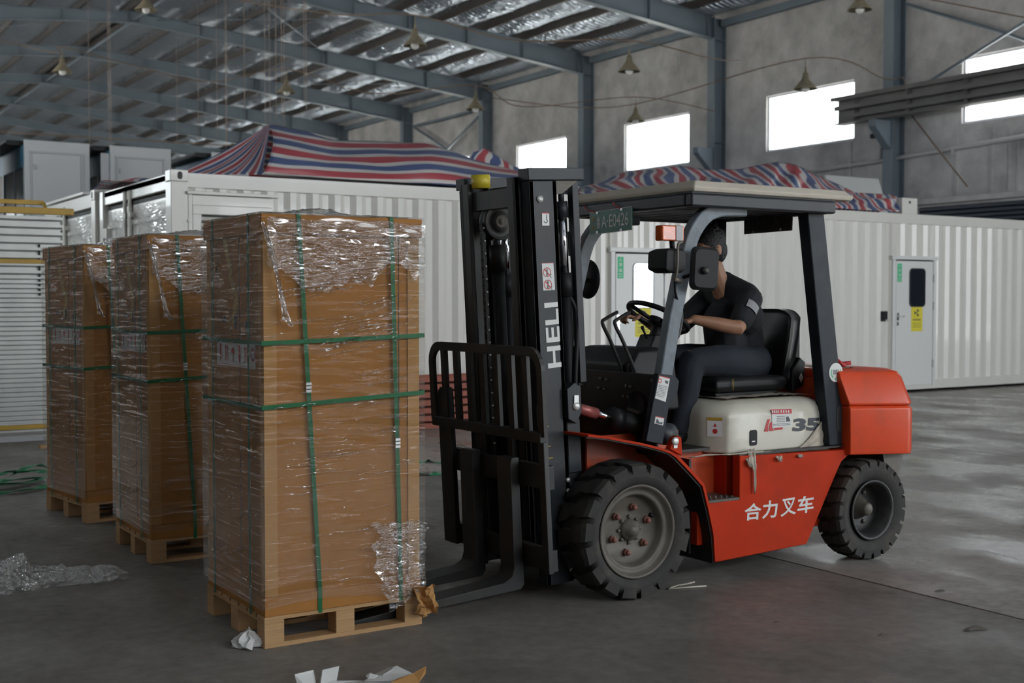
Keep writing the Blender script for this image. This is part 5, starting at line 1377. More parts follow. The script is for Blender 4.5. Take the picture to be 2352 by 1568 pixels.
# lamps, mirrors, plates
m = MB().box((4.003, 4.84, 1.805), (4.15, 4.90, 1.885)).build('turn_lamp', M_AMBER, fk, .008); MB().box((4.093, 4.836, 1.808), (4.136, 4.842, 1.882)).build('lamp_band', M_PIPE, m)
m = loft(MB(), [([(4.02, 4.80), (4.10, 4.80), (4.10, 4.92), (4.02, 4.92)], 1.64), ([(3.985, 4.79), (4.12, 4.79), (4.12, 4.94), (3.985, 4.94)], 1.66), ([(3.99, 4.79), (4.12, 4.79), (4.12, 4.94), (3.99, 4.94)], 1.75), ([(4.02, 4.80), (4.10, 4.80), (4.10, 4.92), (4.02, 4.92)], 1.765)])
hl = m.build('headlamp', M_BLACK, fk, .008)
MB().tube(smooth_path([(4.05, 4.80, 1.60), (4.05, 4.782, 1.64), (4.05, 4.776, 1.72), (4.06, 4.782, 1.785), (4.10, 4.80, 1.80)], 5), .007, 8).cyl((4.05, 4.80, 1.61), (4.14, 4.86, 1.60), .012, 8).build('lamp_bracket', M_RIM, hl)
MB().tube(smooth_path([(4.07, 4.82, 1.62), (4.09, 4.84, 1.55), (4.14, 4.88, 1.50)], 5), .006, 6).cyl((4.09, 4.86, 1.75), (4.09, 4.87, 1.82), .014, 8).build('lamp_cable', M_BLACK, hl)
m = loft(MB(), [([(4.326, 4.815), (4.326, 4.815)][:0] + [(p[0] * .86 + 4.245, 4.80 + .0, ) for p in []], 0)] if False else [])  if False else MB()
out = rrect(.165, .225, .035, 6, (4.243, 1.664)); inn = rrect(.135, .195, .03, 6, (4.243, 1.664)); n = len(out)
vs = [(a, 4.80, b) for a, b in out] + [(a, 4.785, b) for a, b in out] + [(a, 4.772, b) for a, b in inn]
fs = [tuple(range(n))] + [(i, n + i, n + (i + 1) % n, (i + 1) % n) for i in range(n)] + [(n + i, 2 * n + i, 2 * n + (i + 1) % n, n + (i + 1) % n) for i in range(n)] + [tuple(range(2 * n, 3 * n))[::-1]]
M6 = Matrix.Translation((4.243, 4.79, 1.664)) @ Matrix.Rotation(math.radians(4), 4, 'Y') @ Matrix.Rotation(math.radians(-8), 4, 'Z') @ Matrix.Translation((-4.243, -4.79, -1.664))
mr = MB().add([M6 @ Vector(p) for p in vs], fs).build('mirror', M_BLACK, fk)
MB().cyl((4.17, 4.87, 1.62), (4.225, 4.765, 1.655), .010, 8).cyl((4.225, 4.78, 1.655), (4.225, 4.755, 1.655), .02, 10).build('mirror_arm', M_BLACKM, mr)
m = MB().lathe([(0, -.012), (.06, -.01), (.10, .004), (.118, .02), (.118, .026), (0, .026)], (4.31, 5.93, 1.628), 'x', 24).build('round_mirror', M_BLACK, fk)
MB().cyl((4.21, 5.84, 1.628), (4.30, 5.93, 1.628), .014, 8).cyl((4.19, 5.82, 1.60), (4.19, 5.86, 1.60), .03, 10).build('mirror_arm', M_BLACKM, m)
m = MB().box((4.10, 5.80, 1.76), (4.17, 5.86, 1.90)).build('turn_lamp', M_BLACK, fk, .008); MB().box((4.17, 5.80, 1.77), (4.185, 5.86, 1.89)).build('lamp_lens', M_AMBER, m)
# green number plate hung from the front edge, dark back of a plate at the rear edge
def plate_at(name, x, corners, mt, lab=None):
    q = [at(a, b, X=x) for a, b in corners]                      # bottom-left, bottom-right, top-right, top-left
    nx = Vector((.004, 0, 0))
    o = MB().add(q + [p + nx for p in q], [(0, 1, 2, 3), (7, 6, 5, 4), (0, 4, 5, 1), (1, 5, 6, 2), (2, 6, 7, 3), (3, 7, 4, 0)]).build(name, mt, fk)
    return o, q
np_, q = plate_at('number_plate', 4.145, ((1355, 540), (1451, 528), (1452, 475), (1355, 488)), M_PLATE)
ux = (q[1] - q[0]); W = ux.length; ux.normalize(); uy = (q[3] - q[0]); Hh = uy.length; uy.normalize(); off = Vector((-.001, 0, 0))
t_ = MB(); o_ = q[0] + off
text_on(t_, 'A·E0426', o_ + ux * W * .285 + uy * Hh * .24, ux, uy, W * .64, Hh * .55); text_on(t_, '鲁', o_ + ux * W * .17 + uy * Hh * .24, ux, uy, W * .085, Hh * .52)
for a, b, c_, d_ in ((0, 0, 1, .02), (0, .98, 1, 1), (0, 0, .008, 1), (.992, 0, 1, 1)): rect_on(t_, a * W, b * Hh, c_ * W, d_ * Hh, o_, ux, uy)
t_.build('plate_text', M_STICK, np_)
t_ = MB(); text_on(t_, '场', o_ + ux * W * .045 + uy * Hh * .54, ux, uy, W * .08, Hh * .26); text_on(t_, '内', o_ + ux * W * .045 + uy * Hh * .17, ux, uy, W * .08, Hh * .26); t_.build('plate_text', M_YELD, np_)
t_ = MB()
for a, b in ((.19, .93), (.77, .93), (.19, .08), (.76, .06)): t_.cbox(o_ + ux * a * W + uy * b * Hh, (.006, .02, .014))
t_.build('plate_clips', M_CLIP, np_)
MB().tube([o_ + ux * .2 * W + uy * Hh * .93, (4.15, 5.70, 2.02), (4.163, 5.74, 2.05)], .003, 5).build('plate_wire', M_RED, np_)
MB().tube([o_ + ux * .78 * W + uy * Hh * .93, (4.15, 5.44, 2.03), (4.163, 5.46, 2.05)], .003, 5).build('plate_wire', M_RED, np_)
np2, q = plate_at('rear_plate', 5.19, ((1709, 538), (1819, 529), (1821, 484), (1709, 487)), M_PLATEB)
ux = (q[1] - q[0]); W = ux.length; ux.normalize(); uy = (q[3] - q[0]); Hh = uy.length; uy.normalize(); o_ = q[0] + off
text_on(MB(), 'A·E0426', o_ + ux * W * .74 + uy * Hh * .22, -ux, uy, W * .68, Hh * .5).build('embossed_text', M_RIM, np2)
t_ = MB()
for a, b in ((.22, .9), (.8, .93), (.2, .08), (.78, .08)): t_.cbox(o_ + ux * a * W + uy * b * Hh, (.006, .018, .012))
t_.build('plate_clips', M_CLIP, np2)
MB().box((5.0, 5.5, 1.84), (5.05, 5.68, 1.985)).build('roof_box', M_BLACK, fk, .01)
# lettering on the chassis side
tb = MB(); y_ = 4.8405
for ch, (xa, ya, xb_, yb_, xt, yt) in zip('合力叉车', ((1709, 1196, 1748, 1192, 1712, 1157), (1750, 1192, 1785, 1188, 1756, 1150), (1793, 1187, 1828, 1181, 1798, 1146), (1831, 1181, 1868, 1175, 1833, 1141))):
    p0, p1, p2 = at(xa, ya, Y=y_), at(xb_, yb_, Y=y_), at(xt, yt, Y=y_)
    text_on(tb, ch, p0, (p1 - p0).normalized(), (0, 0, 1), (p1 - p0).length, p2.z - p0.z, .06)
tb.build('side_lettering', M_STICK, fk)

# ---------------------------------------------------------------- mast, carriage, backrest, forks (tilted forward)
TM = Matrix.Translation((3.42, 0, .07)) @ Matrix.Rotation(math.radians(-3.2), 4, 'Y')
def T(x, y, z): return TM @ Vector((x, y, z))
def tb_(m, lo, hi): return m.box(lo, hi, TM)
def rail(y0, sg, x0, x1, z0, z1, mt, name):
    """C channel, web outside; sg=+1 for the near side"""
    m = MB(); W_ = .072
    ya, yb = (y0, y0 + .022) if sg > 0 else (y0 - .022, y0); yf0, yf1 = (y0, y0 + W_) if sg > 0 else (y0 - W_, y0)
    tb_(m, (x0, ya, z0), (x1, yb, z1)); tb_(m, (x0, yf0, z0), (x0 + .028, yf1, z1)); tb_(m, (x1 - .028, yf0, z0), (x1, yf1, z1))
    return m.build(name, mt, fk, .004)
ro = rail(5.02, 1, 0, .165, 0.0, 2.02, M_CHAR, 'outer_mast_rail'); rail(mir(5.02), -1, 0, .165, 0.0, 2.02, M_CHAR, 'outer_mast_rail')
rail(5.098, 1, -.035, .12, .10, 2.045, M_BLACKM, 'inner_mast_rail'); rail(mir(5.098), -1, -.035, .12, .10, 2.045, M_BLACKM, 'inner_mast_rail')
m = MB(); tb_(m, (.10, 5.10, 1.93), (.15, mir(5.10), 2.02)); tb_(m, (.10, 5.10, .06), (.15, mir(5.10), .18)); tb_(m, (.165, 5.06, 1.02), (.19, mir(5.06), 1.12)); m.build('mast_crossbeam', M_CHAR, fk, .004)
m = MB(); tb_(m, (-.01, 5.17, 1.9), (.06, mir(5.17), 2.0)); m.build('inner_crossbeam', M_BLACKM, fk, .004)
for y0, y1 in ((5.005, 5.10), (mir(5.10), mir(5.005))):
    pts = [(.0 - .01, y0), (.30, y0)] + [(.30 + .05 * math.sin(a), (y0 + y1) / 2 - (y1 - y0) / 2 * math.cos(a)) for a in [PI * k / 8 for k in range(1, 8)]] + [(.30, y1), (-.01, y1)]
    n = len(pts); vs = [T(x, y, 2.022) for x, y in pts] + [T(x, y, 2.082) for x, y in pts]
    mm = MB().add(vs, [tuple(range(n))[::-1], tuple(range(n, 2 * n))] + [(i, (i + 1) % n, n + (i + 1) % n, n + i) for i in range(n)]); mm.build('mast_head_plate', M_CHAR, fk, .004)
    m = MB(); tb_(m, (.27, y0 + .03, 1.0), (.31, y1 - .02, 2.02)); m.build('head_strut', M_CHAR, fk, .004)
    m = MB(); m.add([T(x, y, z) for y in (y0 + .02, y1 - .03) for x, z in ((.14, 2.02), (.30, 2.02), (.20, 1.955), (.14, 1.95))], [(0, 3, 2, 1), (4, 5, 6, 7), (0, 1, 5, 4), (1, 2, 6, 5), (2, 3, 7, 6), (3, 0, 4, 7)]); m.build('head_gusset', M_RIM, fk)
for y in (5.085, mir(5.085)):
    cy = MB().cyl(T(.235, y, .12), T(.235, y, 1.50), .033, 16).cyl(T(.235, y, 1.44), T(.235, y, 1.56), .041, 16).build('lift_cylinder', M_BLACK, fk)
    MB().cyl(T(.235, y, 1.56), T(.235, y, 1.86), .024, 14).build('chrome_rod', M_CHROME, cy); MB().cyl(T(.235, y, 1.84), T(.235, y, 1.92), .032, 14).cyl(T(.235, y, 1.92), T(.235, y, 1.97), .015, 10).build('rod_head', M_CHAR, cy)
cy = MB().cyl(T(.06, 5.44, .1), T(.06, 5.44, 1.60), .035, 16).cyl(T(.06, 5.44, 1.58), T(.06, 5.44, 1.72), .044, 16).build('free_lift_cylinder', M_BLACK, fk)
MB().cyl(T(.06, 5.44, 1.72), T(.06, 5.44, 1.84), .02, 12).build('chrome_rod', M_CHROME, cy)
pw_ = MB().lathe([(.02, -.03), (.05, -.03), (.055, -.024), (.085, -.024), (.09, -.03), (.098, -.03), (.098, -.015), (.088, 0), (.098, .015), (.098, .03), (.02, .03)], T(.075, 5.44, 1.84), 'y', 28).build('chain_pulley', M_BLACKM, fk)
MB().lathe([(0, -.036), (.012, -.036), (.014, -.03), (.026, -.032), (.034, -.034), (.036, -.02)], T(.075, 5.44, 1.84), 'y', 16).build('pulley_bolt', M_RIM, pw_)
MB().cyl(T(.03, 5.52, 2.02), T(.03, 5.52, 2.09), .05, 20).build('yellow_cap', M_YEL, fk)
ch = MB(); pn = MB()
for k in range(58):
    z = .55 + k * .022
    for dy in ((-.012, -.004, .004, .012) if k % 2 else (-.008, 0, .008)): tb_(ch, (-.032, 5.44 + dy - .0015, z), (-.012, 5.44 + dy + .0015, z + .03))
    if k % 3 == 0: pn.cyl(T(-.022, 5.42, z + .005), T(-.022, 5.46, z + .005), .0055, 6)
co = ch.build('lift_chain', M_BLACKM, fk); pn.build('chain_pins', M_BOLT, co)['kind'] = 'stuff'
for pts in ([T(.20, 5.1, 1.50), T(.255, 5.06, 1.42), T(.275, 5.05, 1.3), T(.24, 5.04, 1.0), T(.235, 5.04, .7), T(.25, 5.05, .5)], [T(.30, 5.2, 1.55), T(.33, 5.12, 1.4), T(.30, 5.08, 1.1), T(.27, 5.06, .95)], [T(.12, 5.3, 1.6), T(.14, 5.3, 1.2), T(.13, 5.3, .4)]):
    MB().tube(smooth_path(pts, 6), .013, 8).build('hose', M_BLACK, fk)
# tilt bracket and lower plates on the near outer rail
m = MB(); m.add([T(x, y, z) for y in (4.985, 5.05) for x, z in ((.15, .98), (.20, 1.01), (.235, .985), (.235, .86), (.20, .80), (.15, .83))], [(0, 5, 4, 3, 2, 1), (6, 7, 8, 9, 10, 11)] + [(i, (i + 1) % 6, 6 + (i + 1) % 6, 6 + i) for i in range(6)])
bk = m.build('tilt_bracket', M_CHAR, fk, .004)
MB().lathe([(0, -.012), (.012, -.012), (.022, -.005), (.022, .002)], T(.20, 4.985, .89), 'y', 14).box(T(.185, 4.978, .90), T(.215, 4.985, .945)).build('pin', M_BOLT, bk)
m = MB(); tb_(m, (.165, 5.02, .55), (.245, 5.06, .82)); tb_(m, (.165, 5.04, .0), (.26, 5.10, .55)); m.build('mast_foot', M_CHAR, fk, .004)
bl = MB()
for z in (.52, .465, .06):
    c = T(.15, 5.02, z); MB().cyl(c, c - Vector((0, .012, 0)), .012, 8).build('bolt', M_BOLT, ro)
c = T(.06, 5.02, 1.93); MB().cyl(c, c - Vector((0, .006, 0)), .018, 12).build('bolt', M_BOLT, ro)
y_ = 5.0185
s1 = MB(); quad(s1, [(1245.5, 518), (1262, 518), (1261, 489), (1245, 488)], Y=y_); s1 = s1.build('hook_sticker', M_STICK, ro)
k_ = MB(); quad(k_, [(1245, 490), (1261, 490.5), (1261, 488.6), (1245, 488)], Y=y_ - .001); k_.build('sticker_band', M_RED, s1)
c = at(1253.5, 507, Y=y_ - .001); k_ = MB(); ring_on(k_, 0, 0, .008, .012, c, (1, 0, 0), (0, 0, 1), -180, 60); rect_on(k_, .004, .006, .008, .03, c, (1, 0, 0), (0, 0, 1)); k_.build('sticker_print', M_DARKP, s1)
s1 = MB(); quad(s1, [(1248, 667), (1275, 666), (1271, 602.5), (1244.5, 604)], Y=y_); s1 = s1.build('warning_sticker', M_STICK, ro)
k_ = MB(); k2 = MB(); quad(k_, [(1244.5, 605), (1271, 604), (1271, 602.5), (1244.5, 604)], Y=y_ - .001)
for cx, cy in ((1256.5, 625), (1258.5, 653)):
    c = at(cx, cy, Y=y_ - .001); ring_on(k_, 0, 0, .020, .024, c, (1, 0, 0), (0, 0, 1)); poly_on(k_, [(-.017, .013), (-.013, .017), (.017, -.013), (.013, -.017)], c, (1, 0, 0), (0, 0, 1))
    c = at(cx, cy, Y=y_ - .0006); rect_on(k2, -.004, -.018, .004, .012, c, (1, 0, 0), (0, 0, 1)); ring_on(k2, 0, .015, 0, .004, c, (1, 0, 0), (0, 0, 1)); ring_on(k2, .028, -.018, .007, .010, c, (1, 0, 0), (0, 0, 1), 90, 270)
k_.build('sticker_band', M_RED, s1); k2.build('sticker_print', M_DARKP, s1)
p0, p1 = at(1290, 842, Y=y_), at(1281, 693, Y=y_); p2 = at(1262, 845, Y=y_)
ua = (p1 - p0).normalized(); ub = Vector((-ua.z, 0, ua.x)); ub = ub if ub.x < 0 else -ub
text_on(MB(), 'HELI', p0, ua, ub, (p1 - p0).length, .082).build('mast_lettering', M_STICK, ro)
sc = MB()
for z, a, b in ((.70, 0.02, .06), (.64, .02, .07), (.55, .03, .06), (.80, .0, .05), (.13, .02, .05)): sc.add([T(a, 5.0185, z), T(b, 5.0185, z), T(b, 5.0185, z + .005), T(a, 5.0185, z + .005)], [(0, 1, 2, 3)])
sc.build('scratches', M_YELD, ro)
# carriage
CYc = 5.325
cg = MB(); tb_(cg, (-.095, 4.83, .52), (-.055, 5.82, .64)); tb_(cg, (-.095, 4.83, .12), (-.055, 5.82, .23)); tb_(cg, (-.06, 5.19, .1), (.02, 5.24, .8)); tb_(cg, (-.06, 5.46, .1), (.02, 5.51, .8))
cg.build('carriage', M_BLACKM, fk, .005)
for y0, y1 in ((5.70, 5.83), (4.81, 4.86)):
    m = MB().add([T(x, y, z) for x in (-.125, -.095) for y, z in ((y0, .12), (y1, .12), (y1, .93), (y1 - .03, .97), (y0 + .01, .97), (y0, .94))], [(0, 1, 2, 3, 4, 5), (11, 10, 9, 8, 7, 6)] + [(i, 6 + i, 6 + (i + 1) % 6, (i + 1) % 6) for i in range(6)])
    m.build('carriage_side_plate', M_BLACKM, fk, .004)
br = bpy.data.objects.new('load_backrest', None); COL.objects.link(br); br.parent = fk
B0, B1, BT, BB, BXM = 4.80, 5.86, 1.195, .79, -.128
fr = [T(BXM, B0, BB)] + [T(BXM, B0, BT - .09)] + [T(BXM, B0 + .09 - .09 * math.cos(a), BT - .09 + .09 * math.sin(a)) for a in [PI / 2 * k / 6 for k in range(1, 7)]] + [T(BXM, B1 - .09 + .09 * math.sin(a), BT - .09 + .09 * math.cos(a)) for a in [PI / 2 * k / 6 for k in range(0, 7)]] + [T(BXM, B1, BB)]
MB().tube(fr, 0, flat=(.045, .022, (1, 0, 0))).build('outer_frame', M_BLACKM, br)
m = MB(); tb_(m, (BXM - .022, B0, BB - .03), (BXM + .022, B1, BB + .02)); m.build('bottom_bar', M_BLACKM, br, .004)
v0 = None
for k in range(1, 8):
    if v0 is None:
        m = MB(); tb_(m, (BXM - .008, B0 + .1325 - .024, BB + .02), (BXM + .012, B0 + .1325 + .024, BT - .01)); v0 = v = m.build('upright', M_BLACKM, br)
    else: v = v0.copy(); COL.objects.link(v); v.location.y = .1325 * (k - 1)
def fork(y0, y1):
    m = MB()
    pts = [(-.098, .66), (-.098, .02), (-.12, -.005), (-.98, -.034), (-1.05, -.022), (-1.06, -.01), (-1.04, -.005), (-.22, .045), (-.17, .07), (-.155, .11), (-.15, .63), (-.14, .66)]
    vs = [T(x, y, z) for y in (y0, y1) for x, z in pts]; n = len(pts)
    # level the blade a little so that the tips stay off the floor
    vs = [Vector((v.x, v.y, v.z + max(0, 3.25 - v.x) * .028)) for v in vs]
    m.add(vs, [tuple(range(n)), tuple(range(n, 2 * n))[::-1]] + [(i, n + i, n + (i + 1) % n, (i + 1) % n) for i in range(n)])
    return m.build('fork', M_BLACKM, fk, .004)
fork(5.075, 5.205); fork(5.445, 5.575)
# ================================================================ the driver (faces -X)
def blob(name, chains, mt, parent, vox=.010, smooth=4, fac=.5, extra=None):
    """one continuous surface: tapered capsules merged by a voxel remesh, then relaxed"""
    m = MB()
    for ch in chains:
        pts = [Vector(p[:3]) for p in ch]; rs = [p[3] for p in ch]
        P = []; R = []
        for i in range(len(pts) - 1):                      # subdivide and round the ends
            for k in range(4):
                t = k / 4; P.append(pts[i].lerp(pts[i + 1], t)); R.append(rs[i] + (rs[i + 1] - rs[i]) * t)
        P.append(pts[-1]); R.append(rs[-1])
        d0 = (P[0] - P[1]).normalized(); d1 = (P[-1] - P[-2]).normalized()
        a = [(P[0] + d0 * R[0] * math.sin(q), R[0] * math.cos(q)) for q in (1.35, .95, .5)]; b = [(P[-1] + d1 * R[-1] * math.sin(q), R[-1] * math.cos(q)) for q in (.5, .95, 1.35)]
        m.tube([p for p, _ in a] + P + [p for p, _ in b], [r for _, r in a] + R + [r for _, r in b], 12)
    if extra: extra(m)
    o = m.build(name, mt, parent, 0, (('REMESH', {'mode': 'VOXEL', 'voxel_size': vox, 'use_smooth_shade': True}), ('SMOOTH', {'factor': fac, 'iterations': smooth})))
    return o
def ell(m, c, r, M=None, n=14):
    prof = [(math.cos(-PI / 2 + PI * k / n), math.sin(-PI / 2 + PI * k / n)) for k in range(n + 1)]
    vs = []; fs = []; s = 20
    for rr, h in prof:
        for k in range(s):
            q = 2 * PI * k / s; p = Vector((rr * math.cos(q) * r[0], rr * math.sin(q) * r[1], h * r[2]))
            vs.append(Vector(c) + (M @ p if M else p))
    for i in range(n):
        for k in range(s): fs.append((i * s + k, i * s + (k + 1) % s, (i + 1) * s + (k + 1) % s, (i + 1) * s + k))
    m.add(vs, fs, True)
dr = thing('person', 'man in a black T-shirt and dark trousers sitting at the forklift steering wheel', 'person', (5.0, FYC, 1.07))
HC = Vector((4.77, FYC, 1.805)); HM = Matrix.Rotation(math.radians(-10), 3, 'Y')
SL, SR = Vector((4.93, 5.175, 1.505)), Vector((4.93, 5.545, 1.505))
EL, ER = Vector((4.755, 5.085, 1.345)), Vector((4.68, 5.60, 1.30))
WL_, WR_ = Vector((4.535, 5.20, 1.395)), Vector((4.44, 5.56, 1.405))
def hand(m, w, d, side, rim):
    """palm and five bent fingers closing round the wheel rim; d = direction of the hand"""
    d = Vector(d).normalized(); up = Vector((0, 0, 1)); s = d.cross(up).normalized() * side; n = s.cross(d) * side
    palm = w + d * .055
    ell(m, palm, (.048, .042, .017), Matrix((d, s, n)).transposed())
    out = []
    for k, (o_, L) in enumerate(((-.032, .068), (-.011, .078), (.010, .073), (.030, .058))):
        b = palm + d * .030 + s * o_
        k1 = b + d * L * .45 + n * -.004; k2 = k1 + (d * .35 - n * .9).normalized() * L * .38; k3 = k2 + (-d * .8 - n * .5).normalized() * L * .30
        out.append([(*b, .0105), (*k1, .0098), (*k2, .0088), (*k3, .0075)])
    b = palm - d * .02 - s * .034; k1 = b - s * .022 + d * .022 - n * .008; k2 = k1 + d * .03 - n * .016 + s * .006
    out.append([(*b, .012), (*k1, .0108), (*k2, .0088)])
    return out
chains = [
    [(5.02, FYC, 1.13, .13), (5.03, FYC, 1.26, .115), (4.98, FYC, 1.40, .125), (4.945, FYC, 1.50, .10)],
    [(4.97, 5.27, 1.40, .09), (4.97, 5.45, 1.40, .09)], [(4.94, 5.20, 1.51, .062), (4.94, 5.52, 1.51, .062)],
    [(4.945, 5.22, 1.53, .058), (4.90, FYC, 1.605, .056), (4.945, 5.50, 1.53, .058)],
    [(4.90, FYC, 1.54, .064), (4.855, FYC, 1.62, .058), (4.82, FYC, 1.70, .052)],
    [(*SL, .058), (*((SL + EL) / 2), .05), (*EL, .042), (*((EL * .55 + WL_ * .45)), .04), (*WL_, .027)],
    [(*SR, .058), (*((SR + ER) / 2), .05), (*ER, .042), (*((ER * .55 + WR_ * .45)), .04), (*WR_, .027)],
    [(5.02, 5.26, 1.13, .095), (4.75, 5.23, 1.16, .082), (4.52, 5.21, 1.17, .062), (4.49, 5.20, 1.0, .056), (4.44, 5.20, .84, .04), (4.42, 5.2, .77, .036)],
    [(5.02, 5.46, 1.13, .095), (4.75, 5.50, 1.16, .082), (4.52, 5.53, 1.17, .062), (4.47, 5.54, 1.0, .056), (4.40, 5.54, .84, .04), (4.37, 5.54, .77, .036)],
]
def head(m):
    ell(m, HC + Vector((.012, 0, .015)), (.098, .074, .105), HM)
    ell(m, HC + HM @ Vector((-.035, 0, -.055)), (.060, .055, .072), HM)
    ell(m, HC + HM @ Vector((-.062, 0, -.085)), (.030, .034, .028), HM)       # chin
    ell(m, HC + HM @ Vector((-.102, 0, -.022)), (.018, .012, .022), HM)       # nose
    ell(m, HC + HM @ Vector((-.092, 0, -.062)), (.012, .024, .007), HM)       # lips
    for s in (-1, 1):
        ell(m, HC + HM @ Vector((.018, s * .076, -.018)), (.020, .010, .032), HM)   # ears
        ell(m, HC + HM @ Vector((-.080, s * .032, .010)), (.014, .02, .008), HM)    # brows
hl_, hr_ = [], []
tmp = MB()
def extra(m):
    head(m)
    for w, d, s in ((WL_, (-.75, .50, -.28), -1), (WR_, (-.93, .05, .06), 1)):
        for ch in hand(m, w, d, s, None):
            m.tube([Vector(p[:3]) for p in ch], [p[3] for p in ch], 8)
            for p in ch: ell(m, p[:3], (p[3],) * 3, None, 6)
blob('body', chains, M_SKIN, dr, .0065, 3, .45, extra)
for s in (-1, 1):
    e = MB(); ell(e, HC + HM @ Vector((-.084, s * .031, -.006)), (.009, .011, .009), HM, 8); e.build('eye', M_STICK, dr)
    e = MB(); ell(e, HC + HM @ Vector((-.0915, s * .031, -.006)), (.0025, .005, .005), HM, 6); e.build('iris', M_BLACK, dr)
def hair(m):
    ell(m, HC + HM @ Vector((.022, 0, .035)), (.102, .081, .104), HM)
    ell(m, HC + HM @ Vector((.060, 0, -.02)), (.066, .074, .085), HM)
    for k in range(26):
        a = rnd.uniform(-1.2, 1.2); b = rnd.uniform(-.2, 1.3)
        p = HC + HM @ Vector((.03 - .09 * math.cos(b) * math.cos(a) * .2 + .02, .075 * math.sin(a), .05 + .085 * math.sin(b) * math.cos(a * .6)))
        ell(m, p, (.022, .016, .014), None, 6)
hm = MB(); hair(hm)
# the hair keeps clear of the face and the ears
ho = hm.build('hair', M_HAIR, dr, 0, (('REMESH', {'mode': 'VOXEL', 'voxel_size': .008, 'use_smooth_shade': True}), ('SMOOTH', {'factor': .5, 'iterations': 2})))
bmh = bmesh.new(); bmh.from_mesh(ho.data); off = origin(dr)
bmh.free()
# clear the hair from the face with a cutter body is not needed: shift it back
gl_ = MB()
for s in (-1, 1):
    c = HC + HM @ Vector((-.098, s * .032, -.008)); gl_.tube([c + HM @ Vector((0, .024 * math.cos(q), .018 * math.sin(q))) for q in [2 * PI * k / 14 for k in range(15)]], .0025, 5, False)
    gl_.tube([HC + HM @ Vector((-.096, s * .056, -.004)), HC + HM @ Vector((-.03, s * .080, .0)), HC + HM @ Vector((.02, s * .080, .0))], .0028, 5)
gl_.build('glasses', M_BLACK, dr)
G = .012
tee = [
    [(5.02, FYC, 1.115, .150), (5.035, FYC, 1.26, .138), (4.985, FYC, 1.40, .142), (4.95, FYC, 1.50, .108)],
    [(5.03, 5.27, 1.14, .10), (5.03, 5.45, 1.14, .10)], [(4.985, 5.26, 1.40, .106), (4.985, 5.46, 1.40, .106)], [(4.945, 5.20, 1.512, .074), (4.945, 5.52, 1.512, .074)],
    [(4.935, FYC, 1.545, .084), (4.905, FYC, 1.605, .068)], [(4.95, 5.215, 1.53, .072), (4.908, FYC, 1.60, .068), (4.95, 5.505, 1.53, .072)],
    [(4.95, 5.24, 1.53, .075), (4.92, FYC, 1.56, .075), (4.95, 5.48, 1.53, .075)], [(4.93, FYC, 1.22, .13), (4.90, FYC, 1.38, .125)],
    [(*SL, .075), (*SL.lerp(EL, .72), .066)], [(*SR, .075), (*SR.lerp(ER, .72), .066)],
    [(4.94, FYC, 1.13, .10), (4.93, FYC, 1.30, .10)],
]
blob('t_shirt', tee, M_TEE, dr, .009, 3, .5)
trs = [
    [(5.02, 5.26, 1.13, .108), (4.75, 5.23, 1.155, .096), (4.52, 5.21, 1.155, .078), (4.485, 5.20, 1.0, .072), (4.44, 5.20, .86, .060), (4.42, 5.2, .79, .058)],
    [(5.02, 5.46, 1.13, .108), (4.75, 5.50, 1.155, .096), (4.52, 5.53, 1.155, .078), (4.47, 5.54, 1.0, .072), (4.40, 5.54, .86, .060), (4.37, 5.54, .79, .058)],
    [(5.04, 5.27, 1.14, .118), (5.04, 5.45, 1.14, .118)], [(5.07, FYC, 1.13, .10), (4.95, FYC, 1.16, .10)],
]
blob('trousers', trs, M_DENIM, dr, .011, 3, .5)
for y, x in ((5.2, 4.41), (5.54, 4.36)):
    blob('shoe', [[(x + .03, y, .752, .046), (x - .06, y, .745, .042), (x - .15, y, .737, .034)]], M_BLACK, dr, .010, 2)
# sleeve patch and wristband details of the shirt
m = MB()
axis = (EL - SL).normalized(); c = SL.lerp(EL, .42)
side = Vector((-.25, -1, .1)); side = (side - axis * side.dot(axis)).normalized(); tang = axis.cross(side).normalized()
def patch(u, v):
    a = (u - .5) * 1.15; return c + axis * (v - .5) * .062 + (side * math.cos(a) + tang * math.sin(a)) * .0745
m.grid(8, 4, patch); m.build('sleeve_patch', M_GREYP, dr)
# ================================================================ litter on the floor
def ribbon(pts, w, mt, m=None):
    P = smooth_path(pts, 8); m = m or MB(); vs = []; fs = []
    for i, p in enumerate(P):
        t = (P[min(i + 1, len(P) - 1)] - P[max(i - 1, 0)]).normalized(); a = t.cross(Vector((0, 0, 1)))
        a = a.normalized() if a.length > 1e-5 else Vector((1, 0, 0)); tw = .5 * math.sin(i * .35 + p.x * 9)
        b = (a * math.cos(tw) + Vector((0, 0, 1)) * math.sin(tw)) * w / 2
        z = max(abs(b.z) + .002, p.z)
        q = Vector((p.x, p.y, z)); vs += [q - b, q + b]
    for i in range(len(P) - 1): fs.append((2 * i, 2 * i + 1, 2 * i + 3, 2 * i + 2))
    return m.add(vs, fs, True)
def litter(m, name, mt, lab, cat, loc, group=None, thick=.0012):
    o = m.build(name, mt, None, 0, (('SOLIDIFY', {'thickness': thick}),)); rebase(o, loc); return tag(o, lab, cat, group)
